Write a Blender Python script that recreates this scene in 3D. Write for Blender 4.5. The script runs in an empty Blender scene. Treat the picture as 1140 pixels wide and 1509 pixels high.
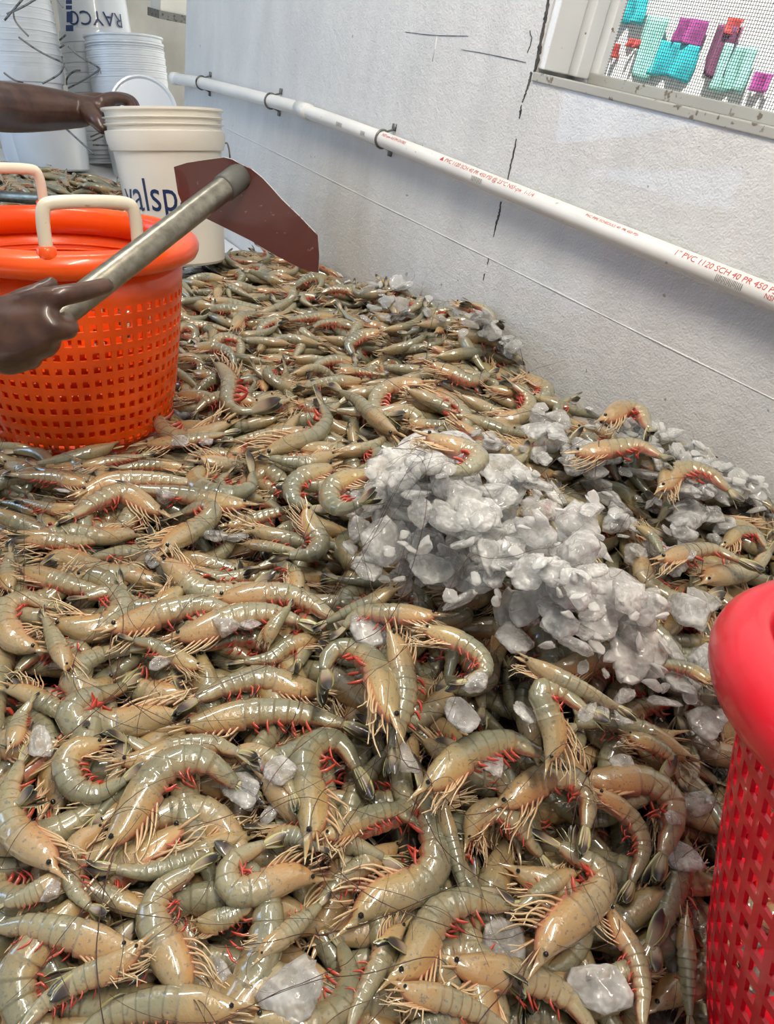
import bpy, bmesh, math, random
import numpy as np
from mathutils import Vector, Matrix, Quaternion
rng = np.random.default_rng(11)
random.seed(5)
SC = bpy.context.scene
COL = SC.collection
# ---------------------------------------------------------------- camera
F = 1043.19                       # focal length in pixels of the 1140 x 1509 frame
EYE = 1.5                         # camera height above the floor; code below works in eye-relative coordinates
# rows: world x (towards the wall), y (along the wall), z (up) in camera axes (right, down, forward)
R = np.array([[0.80455174, -0.19616049, 0.56055112],
              [-0.5645017, -0.54580369, 0.61922222],
              [0.18448394, -0.81462838, -0.54986024]])
cam = bpy.data.cameras.new('camera'); camo = bpy.data.objects.new('camera', cam); COL.objects.link(camo)
cam.sensor_fit = 'HORIZONTAL'; cam.sensor_width = 36.0; cam.lens = 36.0 * F / 1140.0
cam.clip_start = 0.02; cam.clip_end = 60
_r, _u, _b = R @ np.array([1, 0, 0]), R @ np.array([0, -1, 0]), R @ np.array([0, 0, -1])
camo.matrix_world = Matrix(((_r[0], _u[0], _b[0], 0), (_r[1], _u[1], _b[1], 0), (_r[2], _u[2], _b[2], EYE), (0, 0, 0, 1)))
SC.camera = camo
# ---------------------------------------------------------------- world, sun, lamps, exposure
SC.view_settings.view_transform = 'Standard'; SC.view_settings.look = 'None'
SC.view_settings.gamma = 1.0; SC.view_settings.use_curve_mapping = False
SC.view_settings.exposure = 0.1
wd = bpy.data.worlds.new('sky'); SC.world = wd; wd.use_nodes = True
bg = wd.node_tree.nodes['Background']; bg.inputs[0].default_value = (0.80, 0.89, 1.0, 1); bg.inputs[1].default_value = 0.34
sun = bpy.data.lights.new('sun', 'SUN'); sun.energy = 10.0; sun.angle = 0.02; sun.color = (1, 0.96, 0.9)
suno = bpy.data.objects.new('sun', sun); COL.objects.link(suno)
suno.rotation_euler = Vector((0.45, 0.12, -0.88)).to_track_quat('-Z', 'Y').to_euler()
def area(name, loc, target, sx, sy, power, color):
    l = bpy.data.lights.new(name, 'AREA'); l.shape = 'RECTANGLE'; l.size = sx; l.size_y = sy; l.energy = power; l.color = color
    o = bpy.data.objects.new(name, l); COL.objects.link(o)
    o.location = Vector(loc) + Vector((0, 0, EYE))
    o.rotation_euler = (Vector(target) - Vector(loc)).to_track_quat('-Z', 'Y').to_euler()
    return o
area('ceiling_lamp_near', (0.25, 0.15, 1.12), (0.35, 0.4, -0.6), 0.08, 1.2, 27, (1, 0.90, 0.76))
area('ceiling_lamp_mid', (0.2, 1.5, 1.12), (0.35, 1.6, -0.6), 0.08, 1.2, 14, (1, 0.95, 0.88))
area('doorway_daylight', (-1.7, 2.9, 0.3), (1.1, 2.2, -0.3), 1.2, 1.6, 26, (0.40, 0.65, 1.0))
SC.cycles.use_denoising = True
SC.cycles.max_bounces = 6; SC.cycles.diffuse_bounces = 3; SC.cycles.glossy_bounces = 3; SC.cycles.transmission_bounces = 4; SC.cycles.transparent_max_bounces = 10
SC.cycles.use_adaptive_sampling = True; SC.cycles.adaptive_threshold = .05
SC.cycles.caustics_reflective = False; SC.cycles.caustics_refractive = False
# ---------------------------------------------------------------- helpers
def ray(px, py):
    return R @ np.array([px - 570.0, py - 754.5, F])
def P(px, py, depth):             # point seen at a pixel, at a depth along the view axis (eye-relative)
    return ray(px, py) / F * depth
def on_z(px, py, z):
    r = ray(px, py); return r * z / r[2]
def on_x(px, py, x):
    r = ray(px, py); return r * x / r[0]
def on_y(px, py, y):
    r = ray(px, py); return r * y / r[1]
def proj(p):
    c = R.T @ np.asarray(p, float); return 570 + F * c[0] / c[2], 754.5 + F * c[1] / c[2], c[2]
def proj_many(p):
    c = np.asarray(p, float) @ R; return np.stack([570 + F * c[:, 0] / c[:, 2], 754.5 + F * c[:, 1] / c[:, 2], c[:, 2]], 1)
def unit(v):
    v = np.asarray(v, float); n = np.linalg.norm(v); return v / n if n > 1e-12 else v
def axis_from_pixels(pb, pt, zb, h):   # base point at height zb, top point h away, seen at pt (the farther solution)
    b = on_z(pb[0], pb[1], zb); d = unit(ray(*pt)); m = d @ b; k = m * m - (b @ b - h * h)
    t = m + math.sqrt(max(k, 0)) if k > 0 else m
    return b, unit(d * t - b)
class MB:
    def __init__(s): s.v = []; s.f = []; s.a = []; s.n = 0; s.m = []
    def add(s, v, f, a=None, mat=0):
        v = np.asarray(v, float).reshape(-1, 3); s.v.append(v)
        s.f += [tuple(i + s.n for i in q) for q in f]; s.m += [mat] * len(f)
        s.a.append(np.zeros((len(v), 4)) if a is None else np.asarray(a, float)); s.n += len(v)
    def mesh(s, name, mats, smooth=True, off=(0, 0, 0), attr=False):
        me = bpy.data.meshes.new(name)
        V = np.concatenate(s.v) + np.asarray(off)
        me.from_pydata(V.tolist(), [], s.f)
        for m in (mats if isinstance(mats, (list, tuple)) else [mats]): me.materials.append(m)
        if any(s.m): me.polygons.foreach_set('material_index', s.m)
        if smooth: me.polygons.foreach_set('use_smooth', [True] * len(me.polygons))
        if attr:
            at = me.attributes.new('sd', 'FLOAT_COLOR', 'POINT'); at.data.foreach_set('color', np.concatenate(s.a).astype(np.float32).ravel())
        me.update(); return me
    def obj(s, name, mats, parent=None, smooth=True, off=(0, 0, 0), attr=False):
        return link(name, s.mesh(name, mats, smooth, off, attr), parent)
def link(name, data, parent=None, mat=None):
    o = bpy.data.objects.new(name, data); COL.objects.link(o)
    if parent is not None: o.parent = parent
    if mat is not None: o.matrix_world = mat
    return o
def tag(o, label=None, cat=None, group=None, kind=None):
    if label: o['label'] = label
    if cat: o['category'] = cat
    if group: o['group'] = group
    if kind: o['kind'] = kind
    return o
def empty(name, p):
    o = bpy.data.objects.new(name, None); COL.objects.link(o); o.location = (p[0], p[1], p[2] + EYE); o.empty_display_size = 0.05
    return o
UP = np.array([0, 0, EYE])
def shift(parent_pt):              # offset turning eye-relative coordinates into the local frame of an empty at parent_pt
    return -np.asarray(parent_pt, float)
def box(mb, lo, hi, mat=0):
    x0, y0, z0 = lo; x1, y1, z1 = hi
    mb.add([(x0, y0, z0), (x1, y0, z0), (x1, y1, z0), (x0, y1, z0), (x0, y0, z1), (x1, y0, z1), (x1, y1, z1), (x0, y1, z1)],
           [(3, 2, 1, 0), (4, 5, 6, 7), (0, 1, 5, 4), (1, 2, 6, 5), (2, 3, 7, 6), (3, 0, 4, 7)], mat=mat)
def frame_of(axis):
    a = unit(axis); t = np.array([0, 0, 1.0]) if abs(a[2]) < 0.9 else np.array([1.0, 0, 0])
    u = unit(np.cross(t, a)); return a, u, np.cross(a, u)
def tube(mb, pts, rad, n=6, caps=True, flat=1.0, up=None, attr=None):
    pts = np.asarray(pts, float); k = len(pts); rad = np.broadcast_to(np.asarray(rad, float), (k,))
    tan = np.gradient(pts, axis=0); tan /= np.maximum(np.linalg.norm(tan, axis=1), 1e-9)[:, None]
    u = np.asarray(up, float) if up is not None else frame_of(tan[0])[1]
    ang = np.arange(n) * 2 * math.pi / n; V = []
    for i in range(k):
        u = unit(u - tan[i] * (u @ tan[i])); w = np.cross(tan[i], u)
        V.append(pts[i] + rad[i] * (np.cos(ang)[:, None] * u * flat + np.sin(ang)[:, None] * w))
    fs = [(i * n + j, i * n + (j + 1) % n, (i + 1) * n + (j + 1) % n, (i + 1) * n + j) for i in range(k - 1) for j in range(n)]
    if caps: fs += [tuple(range(n))[::-1], tuple((k - 1) * n + j for j in range(n))]
    A = None
    if attr is not None: A = np.repeat(np.stack([np.linspace(0, 1, k), np.full(k, .5), np.zeros(k), np.full(k, attr)], 1), n, 0)
    mb.add(np.concatenate(V), fs, A)
def lathe(mb, prof, base, axis, n=48, mat=0, closed=False):
    a, u, w = frame_of(axis); base = np.asarray(base, float); ang = np.arange(n) * 2 * math.pi / n
    ring = np.cos(ang)[:, None] * u + np.sin(ang)[:, None] * w
    V = np.concatenate([base + a * h + ring * r for r, h in prof]); k = len(prof)
    fs = [(i * n + j, i * n + (j + 1) % n, (i + 1) * n + (j + 1) % n, (i + 1) * n + j) for i in range(k - 1) for j in range(n)]
    mb.add(V, fs, mat=mat)
def rounded(pts, r=0.25, n=4):     # smooth a polyline by corner cutting
    pts = np.asarray(pts, float)
    for _ in range(n):
        q = [pts[0]]
        for i in range(len(pts) - 1): q += [pts[i] * (1 - r) + pts[i + 1] * r, pts[i] * r + pts[i + 1] * (1 - r)]
        pts = np.array(q + [pts[-1]])
    return pts
def catmull(pts, m):
    pts = np.asarray(pts, float); d = np.r_[0, np.cumsum(np.linalg.norm(np.diff(pts, axis=0), axis=1))]
    ext = np.vstack([2 * pts[0] - pts[1], pts, 2 * pts[-1] - pts[-2]]); out = []
    for i in range(len(pts) - 1):
        p0, p1, p2, p3 = ext[i:i + 4]
        for t in np.linspace(0, 1, 9)[:-1]:
            out.append(.5 * (2 * p1 + (p2 - p0) * t + (2 * p0 - 5 * p1 + 4 * p2 - p3) * t * t + (3 * p1 - p0 - 3 * p2 + p3) * t ** 3))
    out = np.array(out + [pts[-1]]); s = np.r_[0, np.cumsum(np.linalg.norm(np.diff(out, axis=0), axis=1))]
    q = np.linspace(0, s[-1], m); return np.stack([np.interp(q, s, out[:, k]) for k in range(out.shape[1])], 1), s[-1]
# ---------------------------------------------------------------- materials
def mat(name, color=(.8, .8, .8), rough=.5, metal=0, coat=0, spec=.5, **kw):
    m = bpy.data.materials.new(name); m.use_nodes = True; b = m.node_tree.nodes['Principled BSDF']
    b.inputs['Base Color'].default_value = (*color, 1); b.inputs['Roughness'].default_value = rough; b.inputs['Metallic'].default_value = metal
    b.inputs['Coat Weight'].default_value = coat; b.inputs['Coat Roughness'].default_value = .04; b.inputs['Specular IOR Level'].default_value = spec
    for k, v in kw.items(): b.inputs[k.replace('_', ' ')].default_value = v
    return m, m.node_tree, b
def node(nt, t, **kw):
    n = nt.nodes.new(t)
    for k, v in kw.items():
        if k in ('inp',):
            for a, b in v.items(): n.inputs[a].default_value = b
        else: setattr(n, k, v)
    return n
def noise(nt, scale, detail=3, rough=.5, coord='Object', stretch=None):
    tc = node(nt, 'ShaderNodeTexCoord'); n = node(nt, 'ShaderNodeTexNoise', inp={'Scale': scale, 'Detail': detail, 'Roughness': rough})
    src = tc.outputs[coord]
    if stretch:
        mp = node(nt, 'ShaderNodeMapping'); mp.inputs['Scale'].default_value = stretch; nt.links.new(src, mp.inputs[0]); src = mp.outputs[0]
    nt.links.new(src, n.inputs['Vector']); return n
def ramp(nt, src, stops):
    r = node(nt, 'ShaderNodeValToRGB'); e = r.color_ramp.elements
    while len(e) < len(stops): e.new(.5)
    for q, (p, c) in zip(e, stops): q.position = p; q.color = (*c, 1) if len(c) == 3 else c
    nt.links.new(src, r.inputs[0]); return r
def bump(nt, b, src, strength, dist):
    bp = node(nt, 'ShaderNodeBump', inp={'Strength': strength, 'Distance': dist}); nt.links.new(src, bp.inputs['Height']); nt.links.new(bp.outputs[0], b.inputs['Normal'])
def mixc(nt, fac, a, b, mode='MIX'):
    m = node(nt, 'ShaderNodeMix', data_type='RGBA', blend_type=mode)
    for s, v in ((0, fac), (6, a), (7, b)):
        if isinstance(v, (int, float)): m.inputs[s].default_value = v
        elif isinstance(v, tuple): m.inputs[s].default_value = (*v, 1)
        else: nt.links.new(v, m.inputs[s])
    return m.outputs[2]
def mrange(nt, src, a, b, c=0, d=1):
    m = node(nt, 'ShaderNodeMapRange', interpolation_type='SMOOTHSTEP'); m.inputs[1].default_value = a; m.inputs[2].default_value = b; m.inputs[3].default_value = c; m.inputs[4].default_value = d
    nt.links.new(src, m.inputs[0]); return m.outputs[0]
M = {}
# painted block wall
m, nt, b = mat('wall_paint', (.80, .80, .785), .30, coat=.5); M['wall'] = m
n1 = noise(nt, 60, 4, .6); n2 = noise(nt, 9, 3, .5, stretch=(1, 1.6, .5)); n3 = noise(nt, 260, 2, .5)
c = ramp(nt, n2.outputs[0], [(.3, (.59, .59, .58)), (.7, (.67, .665, .65))])
sp = ramp(nt, noise(nt, 55, 1, .4).outputs[0], [(.0, (1, 1, 1)), (.175, (.50, .45, .40)), (.19, (1, 1, 1))])
nt.links.new(mixc(nt, 1.0, c.outputs[0], sp.outputs[0], 'MULTIPLY'), b.inputs['Base Color'])
hs = mixc(nt, .35, n1.outputs[0], n3.outputs[0]); hs = mixc(nt, .4, hs, n2.outputs[0]); bump(nt, b, hs, .75, .008)
m, nt, b = mat('back_wall_paint', (.52, .50, .44), .6); M['backwall'] = m
n = noise(nt, 5, 4); nt.links.new(ramp(nt, n.outputs[0], [(.3, (.42, .40, .34)), (.7, (.60, .58, .52))]).outputs[0], b.inputs['Base Color'])
m, nt, b = mat('ceiling_paint', (.78, .78, .76), .7); M['ceiling'] = m
n = noise(nt, 12); bump(nt, b, n.outputs[0], .1, .01)
m, nt, b = mat('concrete', (.38, .37, .35), .6); M['concrete'] = m
n = noise(nt, 6, 5); nt.links.new(ramp(nt, n.outputs[0], [(.3, (.28, .27, .25)), (.7, (.46, .45, .42))]).outputs[0], b.inputs['Base Color'])
m, nt, b = mat('table_plastic', (.82, .83, .84), .3, coat=.4); M['table'] = m
n = noise(nt, 30, 3); bump(nt, b, n.outputs[0], .1, .004)
m, nt, b = mat('crack_dark', (.05, .045, .04), .9); M['crack'] = m; nt.links.new(ramp(nt, noise(nt, 80).outputs[0], [(.3, (.03, .03, .03)), (.7, (.10, .09, .08))]).outputs[0], b.inputs['Base Color'])
def speck(name, base, spec_col, rough=.4, coat=.0, scale=40, thr=.30, spread=.04, sss=0):
    m, nt, b = mat(name, base, rough, coat=coat)
    n = noise(nt, scale, 3, .6); n2 = noise(nt, 6, 2)
    r = ramp(nt, n.outputs[0], [(0, spec_col), (thr, spec_col), (thr + spread, base)])
    dk = tuple(v * .88 for v in base)
    nt.links.new(mixc(nt, 1.0, r.outputs[0], ramp(nt, n2.outputs[0], [(.35, (.88, .88, .88)), (.65, (1, 1, 1))]).outputs[0], 'MULTIPLY'), b.inputs['Base Color'])
    if sss: b.inputs['Subsurface Weight'].default_value = sss; b.inputs['Subsurface Radius'].default_value = (.02, .012, .008); b.inputs['Subsurface Scale'].default_value = .5
    return m
M['pvc'] = speck('pvc_pipe', (.80, .785, .74), (.50, .44, .36), .35, .2, 60, .27)
M['wood'] = speck('peeling_window_paint', (.82, .85, .87), (.30, .22, .16), .55, 0, 35, .31, .02)
M['sillpaint'] = speck('sill_paint', (.40, .40, .37), (.16, .13, .10), .6, 0, 45, .36, .05)
M['galv'] = speck('galvanised_wire', (.22, .22, .21), (.10, .09, .08), .45, 0, 60, .4); M['galv'].node_tree.nodes['Principled BSDF'].inputs['Metallic'].default_value = .7
M['screen'] = speck('screen_wire', (.10, .12, .13), (.05, .05, .05), .6, 0, 60, .4)
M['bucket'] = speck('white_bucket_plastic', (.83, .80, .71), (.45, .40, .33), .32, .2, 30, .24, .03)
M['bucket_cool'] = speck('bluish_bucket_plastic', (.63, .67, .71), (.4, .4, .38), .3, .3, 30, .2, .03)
M['orange'] = speck('orange_basket_plastic', (1.0, .115, .006), (.98, .09, .004), .30, .35, 14, .35, .3, .25)
M['red'] = speck('red_basket_plastic', (.78, .008, .030), (.60, .005, .018), .36, .35, 14, .35, .3)
M['cream'] = speck('cream_handle_plastic', (.83, .75, .60), (.55, .40, .25), .35, .3, 50, .28, .05)
M['steel'] = speck('worn_aluminium', (.36, .34, .28), (.20, .19, .155), .34, 0, 70, .30, .35); M['steel'].node_tree.nodes['Principled BSDF'].inputs['Metallic'].default_value = .85
M['blade'] = speck('rusty_blade_paint', (.135, .036, .030), (.25, .16, .13), .38, .3, 90, .30, .03)
M['edge'] = speck('bare_blade_edge', (.62, .60, .57), (.3, .27, .25), .35, 0, 80, .4); M['edge'].node_tree.nodes['Principled BSDF'].inputs['Metallic'].default_value = .6
M['skin'] = speck('dark_skin', (.085, .038, .022), (.05, .02, .012), .38, .25, 25, .4, .2, .15)
M['cloth'] = speck('grey_cloth', (.10, .11, .13), (.07, .08, .09), .9, 0, 30, .4)
M['trouser'] = speck('dark_trousers', (.03, .035, .05), (.02, .02, .03), .9, 0, 30, .4)
M['hair'] = speck('black_hair', (.012, .010, .009), (.02, .02, .02), .8, 0, 90, .4)
def plain(name, col, rough=.5, coat=0):
    m, nt, b = mat(name, col, rough, coat=coat)
    nt.links.new(ramp(nt, noise(nt, 40).outputs[0], [(.3, tuple(v * .85 for v in col)), (.7, col)]).outputs[0], b.inputs['Base Color']); return m
M['navy'] = plain('navy_print', (.012, .035, .12), .4); M['redprint'] = plain('red_print', (.55, .05, .05), .5); M['blackprint'] = plain('black_print', (.10, .10, .09), .5)
M['outwall'] = plain('outside_whitewash', (.86, .86, .84), .8)
for k, c in dict(turquoise=(.02, .55, .62), magenta=(.42, .06, .30), redcloth=(.70, .08, .07), mint=(.35, .70, .62), plum=(.20, .05, .12)).items(): M[k] = plain(k + '_cloth', c, .9)
# shrimp
def shrimp_mat():
    m, nt, b = mat('shrimp_shell', (.4, .36, .26), .26, coat=1.0, spec=.5, Coat_IOR=1.75)
    at = node(nt, 'ShaderNodeAttribute', attribute_name='sd'); sx = node(nt, 'ShaderNodeSeparateColor'); nt.links.new(at.outputs['Color'], sx.inputs[0])
    s, dors, seg = sx.outputs[0], sx.outputs[1], sx.outputs[2]
    oi = node(nt, 'ShaderNodeObjectInfo'); ad = node(nt, 'ShaderNodeMath', operation='ADD'); nt.links.new(oi.outputs['Random'], ad.inputs[0]); nt.links.new(at.outputs['Alpha'], ad.inputs[1])
    fr = node(nt, 'ShaderNodeMath', operation='FRACT'); nt.links.new(ad.outputs[0], fr.inputs[0]); rnd = fr.outputs[0]
    grey = mixc(nt, rnd, (.185, .19, .125), (.335, .305, .185))
    warm = mixc(nt, rnd, (.47, .335, .135), (.50, .285, .12))
    nz = noise(nt, 45, 3, .6)
    cara = mrange(nt, s, .52, .22)                       # the head end is warmer
    belly = mrange(nt, dors, .62, .15)                   # and the belly too
    w = node(nt, 'ShaderNodeMath', operation='MULTIPLY_ADD'); nt.links.new(cara, w.inputs[0]); w.inputs[1].default_value = .52
    w2 = node(nt, 'ShaderNodeMath', operation='MULTIPLY'); nt.links.new(belly, w2.inputs[0]); w2.inputs[1].default_value = .45; nt.links.new(w2.outputs[0], w.inputs[2])
    w3 = node(nt, 'ShaderNodeMath', operation='MULTIPLY_ADD'); nt.links.new(nz.outputs[0], w3.inputs[0]); w3.inputs[1].default_value = .9; w3.inputs[2].default_value = -.45
    w4 = node(nt, 'ShaderNodeMath', operation='ADD', use_clamp=True); nt.links.new(w.outputs[0], w4.inputs[0]); nt.links.new(w3.outputs[0], w4.inputs[1])
    col = mixc(nt, w4.outputs[0], grey, warm)
    pink = mrange(nt, dors, .16, .02); col = mixc(nt, pink, col, (.52, .20, .12))
    sp = noise(nt, 260, 2, .6); spk = mrange(nt, sp.outputs[0], .42, .32, 0, .55); col = mixc(nt, spk, col, (.10, .12, .12))
    bl = noise(nt, 28, 1, .4); blk = mrange(nt, bl.outputs[0], .30, .20, 0, .6); col = mixc(nt, blk, col, (.055, .05, .045))
    eg = mrange(nt, seg, .86, 1.0, 0, .45); col = mixc(nt, eg, col, (.17, .17, .14))
    nt.links.new(col, b.inputs['Base Color'])
    b.inputs['Subsurface Weight'].default_value = .35; b.inputs['Subsurface Radius'].default_value = (.009, .006, .0035); b.inputs['Subsurface Scale'].default_value = .8
    bump(nt, b, mixc(nt, .5, noise(nt, 75, 3, .6).outputs[0], noise(nt, 240, 2).outputs[0]), .55, .0022)
    return m
M['shell'] = shrimp_mat()
def part_mat(name, stops, rough=.35, coat=.5, key='s'):
    m, nt, b = mat(name, stops[0][1], rough, coat=coat)
    at = node(nt, 'ShaderNodeAttribute', attribute_name='sd'); sx = node(nt, 'ShaderNodeSeparateColor'); nt.links.new(at.outputs['Color'], sx.inputs[0])
    nt.links.new(ramp(nt, sx.outputs[0], stops).outputs[0], b.inputs['Base Color']); return m, nt, b, sx
M['legs'] = part_mat('shrimp_leg', [(0, (.52, .27, .15)), (.35, (.60, .43, .24)), (1, (.70, .56, .36))])[0]
M['swim'] = part_mat('shrimp_swimmeret', [(0, (.42, .20, .14)), (.4, (.55, .075, .045)), (1, (.50, .035, .025))])[0]
M['ant'] = part_mat('shrimp_antenna', [(0, (.16, .07, .05)), (.3, (.06, .025, .02)), (1, (.035, .02, .018))], .5, .2)[0]
m, nt, b, sx = part_mat('shrimp_tail', [(0, (.40, .37, .27)), (.45, (.33, .26, .19)), (.70, (.06, .045, .04)), (.92, (.03, .03, .035)), (1, (.05, .06, .04))])
r0 = [x for x in nt.nodes if x.type == 'VALTORGB'][0]
eg = mrange(nt, sx.outputs[1], .70, .95); nt.links.new(mixc(nt, eg, r0.outputs[0], (.55, .54, .24)), b.inputs['Base Color']); M['tail'] = m
M['eye'] = plain('shrimp_eye', (.008, .008, .008), .12, .6)
# ice: clear pieces with cloudy cores and a wet skin
m, nt, b = mat('ice', (.97, .965, .94), .10, spec=.6, coat=.8); M['ice'] = m
cl = noise(nt, 1.7, 3, .6); bp = node(nt, 'ShaderNodeBump', inp={'Strength': .30, 'Distance': .08}); nt.links.new(noise(nt, 3.2, 2).outputs[0], bp.inputs['Height']); nt.links.new(bp.outputs[0], b.inputs['Normal'])
gl = node(nt, 'ShaderNodeBsdfGlass', inp={'Color': (1, 1, 1, 1), 'Roughness': .06, 'IOR': 1.31}); nt.links.new(bp.outputs[0], gl.inputs['Normal'])
tr = node(nt, 'ShaderNodeBsdfTransparent', inp={'Color': (.97, .98, .98, 1)}); lw = node(nt, 'ShaderNodeLayerWeight', inp={'Blend': .4}); nt.links.new(bp.outputs[0], lw.inputs['Normal'])
clear = node(nt, 'ShaderNodeMixShader', inp={0: .48}); nt.links.new(tr.outputs[0], clear.inputs[1]); nt.links.new(gl.outputs[0], clear.inputs[2])
fz = mrange(nt, lw.outputs['Facing'], .25, .9, .26, .62); cz = mrange(nt, cl.outputs[0], .36, .70, -.10, .24)
ad = node(nt, 'ShaderNodeMath', operation='ADD', use_clamp=True); nt.links.new(fz, ad.inputs[0]); nt.links.new(cz, ad.inputs[1])
mx = node(nt, 'ShaderNodeMixShader'); nt.links.new(ad.outputs[0], mx.inputs[0]); nt.links.new(clear.outputs[0], mx.inputs[1]); nt.links.new(b.outputs[0], mx.inputs[2])
nt.links.new(mx.outputs[0], nt.nodes['Material Output'].inputs['Surface'])
m, nt, b = mat('gap_shade', (.20, .17, .13), .18, coat=.6); M['gap_shade'] = m  # wet dark brown: shade between the shrimp put into the colour
nt.links.new(ramp(nt, noise(nt, 70, 4).outputs[0], [(.3, (.03, .025, .02)), (.55, (.11, .09, .07)), (.75, (.22, .19, .16))]).outputs[0], b.inputs['Base Color']); bump(nt, b, noise(nt, 60, 4).outputs[0], .6, .01)
# ================================================================ the room
WX, TABLE_Z, FLOOR_Z, CEIL_Z = 1.10, -0.673, -1.5, 1.25
WIN_Y0, WIN_Y1, WIN_Z0, WIN_Z1 = 0.30, 1.087, 0.0, 0.75
def struct(name, mb, m, parent=None, smooth=False, label=None):
    o = mb.obj(name, m, parent, smooth, UP if parent is None else (0, 0, 0))
    if parent is None: o['kind'] = 'structure'
    if label: o['label'] = label
    return o
q = MB(); box(q, (-4, -2, FLOOR_Z - .1), (5, 5, FLOOR_Z)); struct('floor', q, M['concrete'], label='grey concrete floor of the packing room')
q = MB(); box(q, (-3, -1.6, CEIL_Z), (1.30, 4.6, CEIL_Z + .1)); struct('ceiling', q, M['ceiling'], label='white painted ceiling above the shrimp table')
q = MB(); box(q, (-3, 4.4, FLOOR_Z), (2.4, 4.5, CEIL_Z)); struct('wall_back', q, M['backwall'], label='tan grey wall behind the bucket stacks')
q = MB()
box(q, (WX, -1.6, FLOOR_Z), (WX + .18, 2.72, WIN_Z0 - .02)); box(q, (WX, WIN_Y1, WIN_Z0 - .02), (WX + .18, 2.72, CEIL_Z))
box(q, (WX, -1.6, WIN_Z0 - .02), (WX + .18, WIN_Y0, CEIL_Z)); box(q, (WX, WIN_Y0, WIN_Z1), (WX + .18, WIN_Y1, CEIL_Z))
wall = struct('wall_right', q, M['wall'], label='white painted block wall with a cracked joint under the window')
wall_kids = []
def wall_part(name, mb, m, smooth=False):
    o = mb.obj(name, m, wall, smooth, UP); return o
# proud mortar bead and the cracks, traced on the wall plane
def strip(mb, pts, wid, x, th=.0012):
    pts = np.asarray(pts, float); t = np.gradient(pts, axis=0); t /= np.linalg.norm(t, axis=1)[:, None]
    nrm = np.stack([np.zeros(len(t)), -t[:, 2], t[:, 1]], 1); w = np.broadcast_to(np.asarray(wid, float), (len(pts),))[:, None] * .5
    A, B = pts + nrm * w, pts - nrm * w; k = len(pts); d = np.array([th, 0, 0])
    V = np.concatenate([A - d, B - d, A + d, B + d]); fs = []
    for i in range(k - 1):
        fs += [(i, i + 1, k + i + 1, k + i), (i, 2 * k + i, 2 * k + i + 1, i + 1), (k + i, k + i + 1, 3 * k + i + 1, 3 * k + i)]
    mb.add(V, fs)
q = MB(); zj = -0.341
yy = np.linspace(.25, 2.5, 60); tube(q, np.stack([np.full(60, WX + .0005), yy, zj + .0006 * np.sin(yy * 7)], 1), .0018 + .0003 * np.sin(yy * 23), 6)
wall_part('mortar_joint', q, M['wall'], True)
def crack(px, wid):
    q = MB(); pts = np.array([on_x(a, b, WX) for a, b in px])
    fine, _ = catmull(pts, len(px) * 6); fine[:, 1] += rng.normal(0, .0006, len(fine)); w = np.interp(np.linspace(0, 1, len(fine)), np.linspace(0, 1, len(wid)), wid) * rng.uniform(.6, 1.2, len(fine))
    strip(q, fine, w, WX); wall_part('crack', q, M['crack'])
z3 = lambda x, y: (700 + x * .386, y * .386)
crack([(809, -4), (803, 30), (797, 60), (791, 90), (787, 106)], [.006, .008, .007, .009, .006])
crack([z3(216, 275), z3(205, 320), z3(190, 365), z3(180, 390)], [.006, .0045, .003, .002])
crack([z3(177, 400), z3(173, 430), z3(169, 452)], [.001, .004, .002])
crack([z3(157, 530), z3(148, 580), z3(136, 635), z3(122, 696)], [.002, .0032, .0028, .0012])
crack([z3(98, 770), z3(92, 815), z3(82, 850), z3(70, 905)], [.0025, .0045, .0035, .001])
crack([z3(52, 985), z3(47, 1010)], [.002, .001]); crack([z3(36, 1045), z3(31, 1070)], [.003, .001])
crack([(597, 47), (640, 52), (690, 53)], [.0006, .0013, .0005]); crack([(680, 73), (720, 80), (775, 92)], [.0004, .001, .0012])
crack([(781, 45), (783, 60), (777, 78)], [.0012, .0016, .0008])
q = MB(); tube(q, [on_x(644, 52, WX), on_x(640, 75, WX), on_x(637, 90, WX)], [.0012, .0016, .001], 6); wall_part('paint_drip', q, M['wall'], True)
# ---------------------------------------------------------------- window with wire screen
win = empty('window_1', (WX, WIN_Y1, 0)); win['kind'] = 'structure'; win['label'] = 'screened window with peeling white wooden jamb and grey sill'
WO = shift((WX, WIN_Y1, 0))
def win_box(name, lo, hi, m):
    q = MB(); box(q, lo, hi); o = q.obj(name, m, win, False, WO)
    bv = o.modifiers.new('bevel', 'BEVEL'); bv.width = .002; bv.segments = 2; return o
win_box('jamb_board', (WX + .004, WIN_Y1 - .016, 0), (WX + .070, WIN_Y1 + .001, WIN_Z1), M['wood'])
win_box('stop_moulding', (WX + .078, WIN_Y1 - .030, 0), (WX + .112, WIN_Y1 + .001, WIN_Z1), M['wood'])
win_box('screen_frame', (WX + .118, WIN_Y1 - .044, 0), (WX + .142, WIN_Y1 + .001, WIN_Z1), M['wood'])
win_box('sill', (WX - .004, WIN_Y0, -.021), (WX + .18, WIN_Y1, -.006), M['sillpaint'])
win_box('screen_rail', (WX + .112, WIN_Y0, -.007), (WX + .142, WIN_Y1 - .03, .012), M['sillpaint'])
win_box('dark_post', (WX + .10, .492, -.003), (WX + .115, .512, WIN_Z1), M['crack'])
q = MB(); xs = WX + .135; pit = .0047; yA, yB, zA, zB = WIN_Y0 + .02, WIN_Y1 - .04, 0.006, .62
for i, y in enumerate(np.arange(yA, yB, pit)): box(q, (xs - .0004, y - .0004, zA), (xs + .0004, y + .0004, zB))
for i, z in enumerate(np.arange(zA, zB, pit)): box(q, (xs - .0004, yA, z - .0004), (xs + .0004, yB, z + .0004))
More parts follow.
